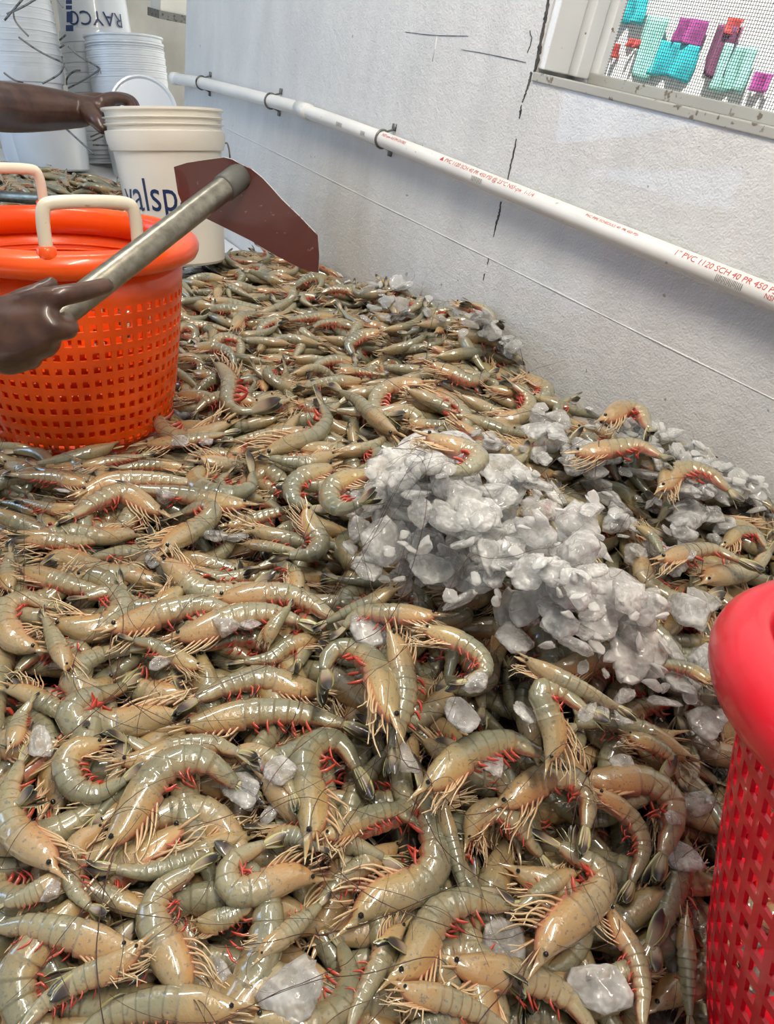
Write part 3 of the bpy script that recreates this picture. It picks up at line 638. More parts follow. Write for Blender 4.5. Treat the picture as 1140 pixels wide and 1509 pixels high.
ice = []                          # (variant, matrix, centre, size, pixel)
def put_ice(p, size, tilt=.35, sink=.25, v=None, ang=None, px=None):
    v = int(rng.integers(len(ICE))) if v is None else v; hz = ICE[v][1] * size; z = hmean(p[0], p[1], size * .28) * .6 + hmax(p[0], p[1], size * .25) * .4 + hz * (1 - sink)
    a = rng.uniform(0, 6.28) if ang is None else ang; n = unit([rng.normal(0, tilt), rng.normal(0, tilt), 1.0]); x = unit(np.cross([math.sin(a), -math.cos(a), 0], n)); y = np.cross(n, x)
    if blocked(p[0], p[1], size * .3): return
    Mx = np.eye(4); Mx[:3, :3] = np.stack([x, y, n], 1) * size; Mx[:3, 3] = (p[0], p[1], z); ice.append((v, Mx, Mx[:3, 3].copy(), size)); stamp(p[0], p[1], z, size * .42, hz * .85)
def ice_at(px, py, spx, **kw):
    p = hit(px, py)
    if p is None: return
    d = proj(p)[2]; put_ice(p, spx * d / F, **kw)
def in_poly(x, y, poly):
    c = False; j = len(poly) - 1
    for i in range(len(poly)):
        if (poly[i][1] > y) != (poly[j][1] > y) and x < (poly[j][0] - poly[i][0]) * (y - poly[i][1]) / (poly[j][1] - poly[i][1]) + poly[i][0]: c = not c
        j = i
    return c
def ice_field(poly, n, lo, hi, **kw):
    xs_, ys_ = [p[0] for p in poly], [p[1] for p in poly]; k = 0; t = 0
    while k < n and t < n * 20:
        t += 1; x, y = rng.uniform(min(xs_), max(xs_)), rng.uniform(min(ys_), max(ys_))
        if in_poly(x, y, poly): ice_at(x, y, rng.uniform(lo, hi), **kw); k += 1
HEAP = [(505, 770), (530, 715), (560, 685), (600, 662), (660, 668), (720, 690), (770, 720), (810, 770), (870, 810), (930, 850), (985, 890), (1040, 905), (1050, 960), (1065, 1050), (1000, 1060), (930, 1020), (850, 960), (760, 930), (680, 890), (600, 868), (530, 850), (505, 810)]
CORE = [(530, 770), (545, 720), (600, 675), (680, 685), (740, 720), (800, 775), (860, 830), (940, 890), (930, 930), (860, 920), (780, 880), (700, 840), (600, 830)]
WALLICE = [(720, 460), (760, 490), (800, 540), (850, 555), (950, 620), (1040, 660), (1130, 700), (1130, 760), (1060, 740), (980, 690), (930, 650), (860, 600), (800, 560), (740, 530), (690, 480)]
BETWEEN = [(640, 650), (720, 620), (800, 600), (900, 640), (1000, 700), (1090, 760), (1100, 800), (1000, 850), (900, 820), (820, 760), (740, 700)]
BACKICE = [(490, 380), (560, 372), (640, 388), (700, 410), (730, 450), (640, 450), (560, 440), (500, 420)]
MIDICE = [(500, 430), (620, 455), (700, 500), (690, 540), (620, 500), (520, 470)]
under_ = len(ice); ice_field(CORE, 70, 44, 70, sink=.3, tilt=.6); ice_under = ice[under_:]; ice = ice[:under_]  # hidden pieces added below the heap to bounce light and brighten it
ice_field(CORE, 44, 62, 104, sink=.0); ice_field(HEAP, 92, 48, 88, sink=.1); ice_field(CORE, 34, 40, 74, sink=.05, tilt=.5)
ice_field(WALLICE, 36, 30, 56, sink=.05, tilt=.6); ice_field(BETWEEN, 58, 34, 66, sink=.15)
N_ICE_MAIN = len(ice)
ice_field(HEAP, 70, 18, 36, sink=.1, tilt=.6); ice_field(WALLICE, 110, 16, 34, sink=.1, tilt=.6); ice_field(BETWEEN, 60, 14, 30, sink=.2, tilt=.5); ice_field(BACKICE, 80, 12, 32, sink=.1, tilt=.5); ice_field(MIDICE, 14, 18, 34)
ice_chips, ice = ice[N_ICE_MAIN:] + ice_under, ice[:N_ICE_MAIN]
# ================================================================ the shrimp one can follow one by one in the photograph: (layer, belly side, roll, head -> tail in pixels, thickness factor)
HERO = [
 (0,'L',10,[(95,1290),(50,1318),(8,1332)],1.0),(0,'R',20,[(215,1345),(185,1330),(150,1315),(108,1300)],1.0),(0,'R',10,[(290,1365),(330,1355),(370,1335)],.9),
 (0,'L',15,[(165,1005),(135,1020),(108,1008),(117,980),(150,963),(190,958)],1.0),(0,'R',0,[(480,1235),(530,1210),(580,1195),(612,1212)],1.0),(0,'L',20,[(380,1405),(420,1375),(470,1335)],1.0),
 (0,'L',10,[(585,1250),(545,1270),(500,1300),(470,1330)],1.0),(0,'L',0,[(960,1420),(920,1432),(880,1440)],.8),(0,'R',40,[(845,1283),(800,1310),(765,1335)],1.0),
 (0,'L',10,[(700,1480),(660,1500),(600,1520)],1.0),(0,'R',10,[(330,1120),(370,1110),(410,1130),(430,1170)],1.0),(0,'L',0,[(390,1240),(430,1230),(470,1250)],1.0),
 (1,'R',0,[(275,1470),(262,1432),(237,1382),(226,1345),(245,1308),(283,1283)],1.12),(1,'R',15,[(365,1228),(320,1245),(270,1268),(215,1284),(172,1280)],.85),
 (1,'L',5,[(185,1402),(140,1388),(90,1375),(40,1365),(0,1368)],1.1),(2,'L',5,[(208,1398),(165,1425),(110,1450),(60,1485),(35,1515)],1.0),(2,'L',15,[(345,1492),(290,1482),(225,1482),(160,1498),(120,1525)],1.0),
 (1,'L',10,[(150,1222),(118,1240),(103,1275),(110,1310),(132,1337)],.9),(1,'R',0,[(85,1270),(50,1248),(20,1215),(15,1170),(30,1125)],1.0),
 (2,'R',0,[(262,1050),(215,1060),(165,1068),(120,1068),(106,1052),(120,1034),(150,1025),(182,1013)],.95),(1,'L',10,[(12,1012),(48,1025),(85,1045),(112,1068)],1.0),
 (0,'L',5,[(150,1100),(112,1105),(98,1130),(112,1160),(145,1168),(182,1150)],1.0),(1,'R',5,[(180,1126),(220,1118),(262,1104),(310,1098),(352,1110)],.95),
 (2,'R',0,[(170,1245),(195,1200),(220,1160),(245,1132),(280,1120),(316,1130),(346,1156)],1.0),(1,'L',10,[(292,985),(262,970),(228,952),(195,943)],1.0),
 (1,'L',5,[(472,1022),(425,1010),(380,1000),(335,1012),(290,1030)],.95),(2,'R',5,[(275,1075),(320,1062),(370,1052),(420,1050),(470,1058),(505,1068)],.85),
 (2,'R',0,[(463,1235),(460,1190),(452,1150),(453,1115),(477,1092),(507,1100),(524,1132)],1.0),(2,'L',0,[(574,1062),(562,1010),(545,975),(515,957),(487,962),(478,988)],1.0),
 (2,'L',20,[(580,932),(590,975),(598,1020),(590,1060),(580,1102)],.9),(1,'R',5,[(625,930),(665,940),(705,965),(713,990),(688,1004)],1.0),
 (1,'R',0,[(632,1165),(655,1138),(698,1107),(750,1093),(795,1110)],1.05),(2,'L',0,[(520,1345),(560,1322),(600,1310),(633,1285),(640,1250),(630,1205),(620,1165)],.95),
 (2,'R',85,[(652,1185),(660,1225),(672,1270),(683,1312)],1.0),(1,'R',0,[(695,1238),(700,1208),(730,1195),(762,1215),(795,1260)],1.05),
 (1,'R',0,[(742,1190),(772,1165),(810,1147),(845,1150),(866,1180),(862,1218)],1.0),(1,'R',0,[(862,1152),(905,1150),(950,1152),(985,1175),(991,1215),(975,1258)],.95),
 (2,'R',0,[(880,1172),(905,1185),(935,1215),(946,1255),(930,1298)],.95),(2,'L',0,[(790,1402),(815,1375),(855,1340),(886,1305),(878,1280),(850,1262),(825,1248)],1.05),
 (2,'R',0,[(590,1445),(615,1410),(630,1375),(650,1345),(682,1330),(720,1330),(748,1336)],1.0),(2,'R',5,[(665,1425),(710,1430),(760,1440),(810,1456),(850,1485),(872,1520)],.95),
 (2,'R',10,[(590,1460),(640,1470),(690,1487),(745,1515)],1.0),(1,'R',10,[(895,1340),(915,1375),(935,1410),(945,1455),(945,1510)],.95),(1,'R',85,[(1008,1350),(1010,1390),(1012,1440),(1015,1495)],.8),
 (1,'L',20,[(1016,1245),(1002,1290),(985,1340),(965,1392)],1.05),(2,'R',5,[(460,1287),(425,1292),(385,1306),(350,1312),(336,1290),(352,1264),(388,1246)],1.0),
 (1,'R',15,[(590,1362),(570,1395),(550,1435),(530,1475),(515,1515)],.9),(2,'R',0,[(815,1120),(817,1080),(805,1042),(797,1018),(826,1020),(862,1046)],.95),
 (1,'R',60,[(775,975),(815,995),(860,1018),(908,1042)],.85),(2,'R',0,[(925,1085),(955,1095),(985,1115),(998,1147)],.95),(1,'L',5,[(1048,1005),(1010,985),(968,978)],.9),
 # left middle
 (1,'L',10,[(128,716),(80,705),(28,702)],1.0),(1,'R',5,[(125,728),(160,712),(215,708),(285,712)],.9),(2,'L',0,[(300,690),(288,708),(305,722),(338,727),(368,718),(372,698)],1.0),
 (2,'L',0,[(235,758),(205,738),(178,727),(148,737),(105,762)],1.0),(1,'L',5,[(362,746),(320,740),(270,730),(205,720)],.85),(1,'R',5,[(55,756),(30,745),(4,740)],1.0),(2,'L',5,[(112,748),(75,750),(35,738)],1.0),
 (2,'L',0,[(62,828),(95,822),(130,836),(165,846),(200,838),(224,815)],1.0),(1,'L',5,[(238,808),(270,788),(300,770),(312,754),(300,744),(270,756)],1.0),(1,'R',5,[(32,840),(65,850),(110,865),(160,874)],1.0),
 (1,'L',0,[(85,915),(130,927),(165,915),(178,890),(160,872),(128,880)],1.05),(2,'R',0,[(265,865),(246,886),(215,897),(190,887),(180,864)],1.05),(1,'L',5,[(245,825),(270,850),(300,870),(340,872),(376,862)],1.0),
 (1,'R',5,[(165,930),(210,915),(260,900),(300,893),(352,906)],1.0),(2,'R',5,[(262,942),(310,925),(350,910),(400,905),(440,916)],1.0),(1,'R',0,[(55,950),(25,946),(8,920),(12,895),(40,884),(75,894)],1.0),
 (2,'R',40,[(100,985),(85,950),(67,912)],1.15),(2,'R',0,[(325,885),(370,878),(420,878),(460,892),(492,912)],1.0),(2,'L',10,[(392,948),(404,920),(425,895)],1.1),
 (1,'L',0,[(12,870),(10,840),(15,815)],1.2),(0,'R',10,[(20,790),(60,795),(105,800),(150,795)],1.0),(1,'R',10,[(200,785),(150,790),(100,782),(45,790)],.9),
 # middle
 (2,'L',0,[(490,690),(455,700),(432,717),(435,737),(458,749)],1.05),(2,'L',0,[(545,700),(515,705),(490,720),(488,740),(505,750),(530,742)],1.0),(2,'R',10,[(448,750),(458,775),(470,800),(458,816),(425,818)],1.0),
 (1,'R',5,[(335,776),(375,765),(432,748)],.95),(1,'L',5,[(362,800),(400,806),(436,812)],1.0),(1,'L',0,[(440,872),(432,845),(405,830),(382,836)],1.05),(2,'R',35,[(582,866),(550,885),(515,900),(482,916)],.95),
 (1,'L',0,[(640,910),(580,905),(530,905),(508,924)],1.0),(1,'L',0,[(470,940),(430,950),(400,970),(360,975)],1.0),(1,'R',10,[(20,1100),(30,1060),(45,1035)],1.1),
 # towards the wall
 (1,'R',0,[(892,620),(915,604),(940,606),(955,632)],1.0),(1,'R',0,[(978,722),(990,700),(1016,692),(1046,700),(1072,722)],1.0),(1,'R',0,[(850,670),(900,662),(940,658),(972,672)],.95),
 (1,'L',0,[(1035,852),(1070,846),(1105,840),(1132,815)],1.1),(1,'R',5,[(975,826),(1010,815),(1050,810),(1088,826)],.95),(1,'R',0,[(1068,805),(1085,786),(1112,786),(1128,806)],1.0),
 (1,'L',10,[(940,775),(960,790),(975,815)],1.0),(1,'R',10,[(860,580),(830,575),(795,585)],1.0),(1,'R',0,[(770,582),(800,572),(840,572),(862,590)],1.0),
 # beyond the heap
 (1,'L',0,[(625,565),(590,566),(560,580),(553,600),(570,612)],1.0),(2,'R',0,[(640,572),(660,590),(682,610),(686,628),(660,640)],1.0),(1,'R',10,[(600,622),(640,627),(678,622)],1.0),
 (2,'R',75,[(582,640),(550,615),(525,590),(502,578)],.85),(1,'R',5,[(635,538),(665,550),(695,562),(720,552)],1.0),(1,'L',0,[(720,562),(745,548),(775,545),(797,558)],1.0),(2,'R',10,[(628,645),(665,657),(702,672),(690,690),(655,696)],1.0),
 (1,'L',0,[(560,490),(535,495),(515,508),(520,522)],1.0),(1,'R',5,[(500,545),(530,548),(560,552)],1.0),(2,'L',0,[(322,535),(338,560),(335,590),(350,605),(372,606)],.9),(1,'R',10,[(378,607),(400,600),(428,588)],1.1),
 (1,'R',0,[(335,622),(300,640),(265,645),(240,630),(230,603)],1.0),(2,'L',0,[(390,667),(430,652),(465,640),(481,618),(474,598)],1.0),(2,'R',5,[(490,668),(450,682),(398,675)],1.05),(1,'R',5,[(215,656),(270,650),(330,640)],.85),
 (1,'L',5,[(450,635),(400,640),(345,650)],.9),(1,'R',0,[(440,590),(460,605),(485,605),(500,595)],1.0),(1,'L',10,[(270,690),(230,685),(175,690)],.9),(1,'R',5,[(120,688),(160,680),(210,672)],.9),
]
heroes = []
def surf_antenna(L, rg):
    def f(c, h, sd):
        hxy = unit(np.array([h[0], h[1], 0])); a0 = math.atan2(hxy[1], hxy[0]) + sd * rg.uniform(-.2, .7); kv = rg.normal(0, 2.2); ln = L * rg.uniform(.9, 1.9); N = 22; p = [c]; x, y = c[:2]
        for i in range(N - 1):
            a0 += kv / N + rg.normal(0, .04); x += math.cos(a0) * ln / N; y += math.sin(a0) * ln / N; p.append(np.array([min(x, 1.09), y, hmax(x, y, .008) + .004]))
        p = np.array(p); z = p[:, 2].copy(); z[0] = c[2]
        for _ in range(3): z[1:-1] = np.maximum(z[1:-1] * .5, 0) + (.25 * z[:-2] + .5 * z[1:-1] + .25 * z[2:]) * (1 if True else 0) if False else .25 * z[:-2] + .5 * z[1:-1] + .25 * z[2:]
        p[:, 2] = z; return p
    return f
pend = []
for hi_, (lay, side, roll, px, fat) in sorted(enumerate(HERO), key=lambda t: (t[1][0], t[1][3][0][1])):
    cx_, cy_ = np.mean(px, 0); pc_ = hit(cx_, cy_)
    if pc_ is None: continue
    e_ = .06; gn = np.array([(target(pc_[0] + e_, pc_[1]) - target(pc_[0] - e_, pc_[1]))[0], (target(pc_[0], pc_[1] + e_) - target(pc_[0], pc_[1] - e_))[0]]) / (2 * e_); nrm = unit([-gn[0], -gn[1], 1])
    pz = max(pc_[2], np.quantile([hmean(*(ray(x, y) * (nrm @ pc_) / (nrm @ ray(x, y)))[:2], .012) for x, y in px], .5)); pc_ = on_z(cx_, cy_, pz)
    pl = [ray(x, y) * (nrm @ pc_) / (nrm @ ray(x, y)) for x, y in px]
    L0 = np.linalg.norm(np.diff(np.array(pl), axis=0), axis=1).sum(); D = float(np.clip(L0 * .235 * fat, .018, .033))
    z = np.array([np.clip(hmax(p[0], p[1], D * .2) + D * .22, p[2] - .008 + D * .3, p[2] + .014 + D * .3) for p in pl])
    for _ in range(2): z[1:-1] = .5 * z[1:-1] + .25 * (z[:-2] + z[2:])
    pts = np.array([on_z(x, y, zz) for (x, y), zz in zip(px, z)])
    if any(blocked(p[0], p[1], .004) for p in pts): pts[:, 0] = np.minimum(pts[:, 0], 1.085)
    sp, L = catmull(pts, 34); tn = np.gradient(sp, axis=0); tn /= np.linalg.norm(tn, axis=1)[:, None]
    n = np.array([-.05, -.22, 1.0]); lat = np.array([unit(n - t * (n @ t)) for t in tn]); dor = np.cross(lat, tn) if side == 'R' else np.cross(tn, lat)
    cr, sr = math.cos(math.radians(roll)), math.sin(math.radians(roll)); dor, lat = dor * cr + lat * sr, lat * cr - dor * sr
    rad = np.interp(np.linspace(0, 1, 34), PROF_S, PROF_D) * D * .5
    for p, r_ in zip(sp[::2], rad[::2]): stamp(p[0], p[1], p[2], r_ * .95)
    pend.append((sp, lat, dor, L, D, hi_, px))
# single pieces of ice lying on the shrimp in front
for a in [(62, 1100, 66), (240, 995, 52), (355, 1185, 78), (380, 1140, 46), (412, 1140, 62), (372, 1162, 42), (398, 1205, 40), (540, 942, 74), (682, 1070, 78), (768, 1055, 48), (860, 1078, 46), (893, 1072, 34),
          (745, 1388, 78), (882, 1448, 104), (325, 1440, 52), (432, 1468, 112), (80, 1335, 36), (588, 1150, 62), (1000, 1268, 66), (320, 805, 56), (345, 815, 40), (95, 722, 34), (245, 745, 36), (362, 950, 48), (330, 975, 46), (870, 1130, 48),
          (915, 1128, 46), (1035, 1072, 84), (537, 858, 50), (1022, 1190, 62), (990, 1205, 50), (260, 660, 36), (300, 660, 30), (840, 1100, 44), (960, 1060, 60), (720, 1135, 50), (230, 830, 38), (700, 1010, 46)]:
    ice_at(*a, sink=.35, tilt=.25)
for (sp, lat, dor, L, D, hi_, px) in pend:
    rg = np.random.default_rng(5000 + hi_); heroes.append((shrimp_parts(sp, lat, dor, L, D, rg, antennae=surf_antenna(L, rg), rnd=rg.random()), sp, L, D, px))
# ---------------------------------------------------------------- which shrimp are told apart, and what they are called
SPOT = [('in front of the orange basket', 130, 735), ('right of the orange basket', 320, 570), ('below the hoe blade', 400, 430), ('by the foot of the wall crack', 670, 440), ('between basket and ice heap', 420, 680),
        ('behind the ice heap', 600, 590), ('between ice heap and wall', 870, 640), ('beside the red basket rim', 1040, 830), ('just below the ice heap', 680, 980), ('left of the ice heap', 430, 850),
        ('by the left edge', 60, 890), ('in the lower left corner', 90, 1400), ('at the bottom edge', 430, 1430), ('near the red basket mesh', 960, 1380), ('in the left foreground', 200, 1130), ('in the central foreground', 560, 1170),
        ('in the right foreground', 830, 1190), ('on the ice heap', 760, 810), ('at the middle of the pile', 480, 530), ('at the bottom, right of centre', 720, 1420), ('left, above the foreground', 250, 960)]
def spot(x, y): return min(SPOT, key=lambda s: math.hypot((s[1] - x), (s[2] - y) * 1.1))[0]
DIRS = ['right', 'lower-right', 'down', 'lower-left', 'left', 'upper-left', 'up', 'upper-right']
def bend_of(sp):
    a, b_ = sp[1] - sp[0], sp[-1] - sp[-2]; t = np.diff(sp, axis=0); t /= np.linalg.norm(t, axis=1)[:, None]
    return math.degrees(np.arccos(np.clip((t[:-1] * t[1:]).sum(1), -1, 1)).sum())
def word(b_): return 'straight' if b_ < 32 else 'slightly bent' if b_ < 65 else 'bent' if b_ < 100 else 'half-curled' if b_ < 140 else 'tightly curled'
def describe(sp):
    q_ = proj_many(sp); c = q_.mean(0); h = q_[0] - q_[len(q_) // 3]; k = int(round(math.atan2(h[1], h[0]) / (math.pi / 4))) % 8
    return word(bend_of(sp)), DIRS[k], spot(c[0], c[1]), c
def number_labels(items, fmt):     # items: (descr tuple, (px, py)); makes every label single out one thing
    groups = {}
    for i, (k, c) in enumerate(items): groups.setdefault(k, []).append((c[1], i))
    out = [None] * len(items); nth = ['', 'first', 'second', 'third', 'fourth', 'fifth', 'sixth', 'seventh', 'eighth', 'ninth', 'tenth', 'eleventh', 'twelfth', 'thirteenth', 'fourteenth', 'fifteenth']
    for k, g in groups.items():
        g.sort()
        for r_, (_, i) in enumerate(g):
            if len(g) == 1: sfx = ''
            elif len(g) == 2: sfx = ', the ' + ('upper', 'lower')[r_]
            elif len(g) == 3: sfx = ', the ' + ('uppermost', 'middle one', 'lowest')[r_]
            else: sfx = ', ' + (nth[r_ + 1] if r_ < 15 else '%dth' % (r_ + 1)) + ' from top'
            out[i] = fmt(k) + sfx
    return out
cand = []
for i, (v, Mx, W, size) in enumerate(loose):
    q_ = proj_many(W); ok = (q_[:, 0] > 8) & (q_[:, 0] < 1132) & (q_[:, 1] > 4) & (q_[:, 1] < 1505); 
    if ok.mean() < .4: continue
    free = np.mean([hmax(a, b_, .004) - c_ < .022 for a, b_, c_ in W]); cx, cy = q_[:, 0].mean(), q_[:, 1].mean()
    if cx < 290 and cy < 690: continue
    cand.append((free * size * F / q_[:, 2].mean(), i))
cand.sort(reverse=True); N_SINGLE = 300 - len(heroes); single = set(i for sc_, i in cand[:N_SINGLE] if sc_ > 12)
VMESH = [{k: [q_.mesh('shrimp' if k == 'body' else k, M[PART_MAT[k]], True, attr=True) for q_ in lst] for k, lst in V['hi'].items()} for V in VAR]
items, makers = [], []
for parts, sp, L, D, px in heroes:
    w, d_, s_, c = describe(sp); items.append(((w, d_, s_), c)); makers.append(('h', parts, sp))
for i in sorted(single):
    v, Mx, W, size = loose[i]; V = VAR[v]; sp = (V['sp'] @ Mx[:3, :3].T) + Mx[:3, 3]; w, d_, s_, c = describe(sp); items.append(((w, d_, s_), c)); makers.append(('l', v, Mx))
labels = number_labels(items, lambda k: '%s grey shrimp, head %s, %s' % (k[0], k[1], k[2]))
GROUP_S = 'raw shrimp heaped on the table'
for lab, mk in zip(labels, makers):
    if mk[0] == 'h':
        base = mk[2].mean(0); MW = Matrix.Translation(Vector(base + UP)); root = link('shrimp', mk[1]['body'][0].mesh('shrimp', M['shell'], True, -base, True)); root.matrix_world = MW
        for k, lst in mk[1].items():
            if k != 'body':
                for q_ in lst:
                    c_ = link(k, q_.mesh(k, M[PART_MAT[k]], True, -base, True), root)
                    if k in ('walking_legs', 'swimmerets'): c_['kind'] = 'stuff'
    else:
        Mx = mk[2].copy(); Mx[:3, 3] += UP; root = link('shrimp', VMESH[mk[1]]['body'][0]); root.matrix_world = Matrix(Mx.tolist())
        for k, lst in VMESH[mk[1]].items():
            if k != 'body':
                for me in lst:
                    c_ = link(k, me, root)
                    if k in ('walking_legs', 'swimmerets'): c_['kind'] = 'stuff'
    tag(root, lab, 'shrimp', GROUP_S)
# everything buried or too far off to follow: one mass
mass = MB(); order = ['body', 'tail_fan', 'walking_legs', 'swimmerets', 'antenna']; mm = [M[PART_MAT[k]] for k in order]
for i, (v, Mx, W, size) in enumerate(loose):
    if i in single: continue
    pm = proj_many(W); dep = pm[:, 2].mean(); seen_ = np.any((pm[:, 0] > -20) & (pm[:, 0] < 1160) & (pm[:, 1] < 1530) & (pm[:, 2] > .1)); src = VAR[v]['hi' if seen_ and .1 < dep < .9 else 'lo']; rd = rng.random()
    for mi, k in enumerate(order):
        for q_ in src.get(k, []):
            Vv = np.concatenate(q_.v) @ Mx[:3, :3].T + Mx[:3, 3]; aa = np.concatenate(q_.a).copy(); aa[:, 3] = rd
            mass.add(Vv, q_.f if np.linalg.det(Mx[:3, :3]) > 0 else [f[::-1] for f in q_.f], aa, mi)
o = mass.obj('shrimp_mass', mm, None, True, UP, True); tag(o, 'mass of grey shrimp buried in the pile and lying far back by the buckets', 'shrimp', kind='stuff')
# ice as single pieces
items = []; vis = []
for j, (v, Mx, c, size) in enumerate(ice):
    x, y, d_ = proj(c); spx = size * F / d_; vis.append(spx); sz = 'large' if spx > 62 else 'medium' if spx > 44 else 'small' if spx > 30 else 'tiny'
    sh = 'flat' if ICE[v][1] < .2 else 'chunky'
    zone = spot(x, y) if not in_poly(x, y, HEAP) else ('top of the ice heap' if y < 725 else 'upper left of the ice heap' if x < 640 and y < 790 else 'lower left of the ice heap' if x < 640 else 'centre of the ice heap' if x < 760 and y < 850 else 'lower middle of the ice heap' if x < 800 else 'right slope of the ice heap' if y < 900 else 'right foot of the ice heap')
    if in_poly(x, y, WALLICE): zone = 'along the wall foot, near the crack' if x < 800 else 'along the wall foot, midway' if x < 960 else 'along the wall foot, at the right'
    items.append(((sz, sh, zone), (x, y)))
for lab, (v, Mx, c, size) in zip(number_labels(items, lambda k: '%s %s clear ice piece, %s' % (k[0], k[1], k[2])), ice):
    Mz = Mx.copy(); Mz[:3, 3] += UP; o = link('ice_chunk', ICE[v][0]); o.matrix_world = Matrix(Mz.tolist()); tag(o, lab, 'ice', 'crushed ice on the shrimp pile')
chips = MB()
for v, Mx, c, size in ice_chips:
    q_ = ICE_SRC[v][0]; chips.add(q_.v[0] @ Mx[:3, :3].T + Mx[:3, 3], q_.f)
o = chips.obj('ice_chips', M['ice'], None, True, UP); tag(o, 'small clear ice chips strewn over heap, shrimp and wall foot, plus ice buried for brightness', 'ice', kind='stuff')
# ================================================================ baskets
def basket_cells(mb, prof, base, axis, N, rows, style, h0, h1, t=.0035, ph=0., dr0=0., shear=0.):
    a, u, w = frame_of(axis); pr = np.array(prof)
    def pt(th, h, dr):
        r = np.interp(h, pr[:, 1], pr[:, 0]) + dr + dr0; return base + a * h + r * (math.cos(th) * u + math.sin(th) * w)
    dt = 2 * math.pi / N; dia = style == 'diamond'; dh = (h1 - h0) / (rows + (1 if dia else 0))
    for i in range(rows):
        for j in range(N):
            th0 = (j + .5 + ph + (.5 * (i % 2) if dia else 0) + shear * i * .5) * dt; hc = h0 + (i + (1 if dia else .5)) * dh; V = []
            if dia: ring = [(-1, 0), (-.5, -.5), (0, -1), (.5, -.5), (1, 0), (.5, .5), (0, 1), (-.5, .5)]; hole = [(x * .64, y * .70) for x, y in ring]; sy = dh
            else: ring = [(-1, -1), (0, -1), (1, -1), (1, 0), (1, 1), (0, 1), (-1, 1), (-1, 0)]; k_ = (.55, .5) if style == 'square' else (.60, .62); hole = [(x * k_[0], y * k_[1]) for x, y in ring]; sy = dh * .5
            for dr in (0, -t):
                for x, y in ring + hole: V.append(pt(th0 + (x + shear * y) * .5 * dt, hc + y * sy, dr))
            fs = []
            for k in range(8):
                k2 = (k + 1) % 8; fs += [(k, k2, 8 + k2, 8 + k), (16 + k2, 16 + k, 24 + k, 24 + k2), (8 + k, 8 + k2, 24 + k2, 24 + k)]
            mb.add(V, fs)
def make_basket(name, label, base, axis, s, m, style, handles, N=56, rows=10, low=0., hs=1.0, rim=1.0):
    s0 = s
    root = empty(name, base); off = shift(base); tag(root, label, 'basket'); a, u, w = frame_of(axis)
    prof = [(r * s, h * s * hs) for r, h in [(.118 + low, 0), (.138 + low * .85, .03), (.150 + low * .6, .08), (.160 + low * .4, .15), (.168 + low * .2, .22), (.172, .262)]]
    q = MB(); basket_cells(q, prof, base, axis, N, rows, style, .022 * s * hs, (.232 if style == 'square' else .245) * s * hs)
    o = q.obj('lattice_side', m, root, False, off); o['label'] = 'plastic side pierced with small holes'
    if style == 'square':
        q = MB(); basket_cells(q, prof, base, axis, N, 8, style, .030 * s * hs, .175 * s * hs, ph=.5, dr0=-.010); o = q.obj('inner_lattice', m, root, False, off)
    q = MB(); lathe(q, [((np.interp(h, [p[1] for p in prof], [p[0] for p in prof]) + dr), h) for h, dr in [((.232 if style == 'square' else .245) * s * hs, 0), (.262 * s * hs, 0), (.262 * s * hs, -.0035), ((.232 if style == 'square' else .245) * s * hs, -.0035)]], base, axis, 56); q.obj('upper_band', m, root, True, off)
    q = MB(); lathe(q, [(r * s, (.296 - (.296 - h) * rim) * s * hs) for r, h in [(.166, .250), (.172, .256), (.186, .258), (.1925, .262), (.196, .270), (.197, .279), (.194, .288), (.187, .295), (.178, .298), (.170, .297), (.165, .290), (.163, .275), (.163, .250), (.166, .250)]], base, axis, 72); q.obj('rolled_rim', m, root, True, off)
    for hh in ((.244, .236) if style == 'square' else ()):
        q = MB(); ring = [base + a * hh * s * hs + (np.interp(hh * s * hs, [p[1] for p in prof], [p[0] for p in prof]) - .004) * (math.cos(t) * u + math.sin(t) * w) for t in np.linspace(0, 2 * math.pi, 65)]; tube(q, ring, .0022, 6, False); q.obj('inner_ridge', m, root, True, off)
    q = MB(); lathe(q, [(.0005, .004 * s), ((.12 + low) * s, .004 * s), ((.1225 + low) * s, .024 * s), ((.119 + low) * s, .026 * s), ((.117 + low) * s, .008 * s), (.0005, .008 * s)], base, axis, 56); q.obj('bottom', m, root, True, off)
    for pts in handles:
        q = MB(); path_ = rounded(pts, .25, 3); tube(q, path_, .0088, 10, True, .75); hd = q.obj('handle', M['cream'], root, True, off); hd['label'] = 'cream plastic carrying handle'
        for e, e2 in ((path_[0], path_[4]), (path_[-1], path_[-5])):
            q = MB(); dd = unit(e - e2); tube(q, [e - dd * .012, e - dd * .009, e + dd * .012], [.009, .0125, .0125], 12); q.obj('socket', m, hd, True, off)
    return root
BA = unit(np.array([-.041, .105, .9935])); rc = BASKET_C + BA * .322
def hp(px, py, z): return on_z(px, py, z)
ztop = BASKET_C[2] + .312
_a, _u, _w = frame_of(BA); ring_ = [BASKET_C + BA * .294 * 1.081 * 1.06 + .181 * 1.081 * (math.cos(t) * _u + math.sin(t) * _w) for t in np.linspace(0, 6.283, 400)]
near_ = [p for p in ring_ if proj(p)[2] < proj(rc)[2]]; far_ = [p for p in ring_ if proj(p)[2] > proj(rc)[2]]
pick = lambda L_, x: min(L_, key=lambda p: abs(proj(p)[0] - x)); f0, f1 = pick(near_, 70), pick(near_, 204); g1, g0 = pick(far_, 66), pick(far_, -60)
def arch(a0, a1, h): u_ = BA * h; return [a0, a0 + u_ * .88, a0 + u_ + (a1 - a0) * .12, a1 + u_ - (a1 - a0) * .12, a1 + u_ * .88, a1]
hA, hB = arch(f0, f1, .066), arch(g0, g1, .062)
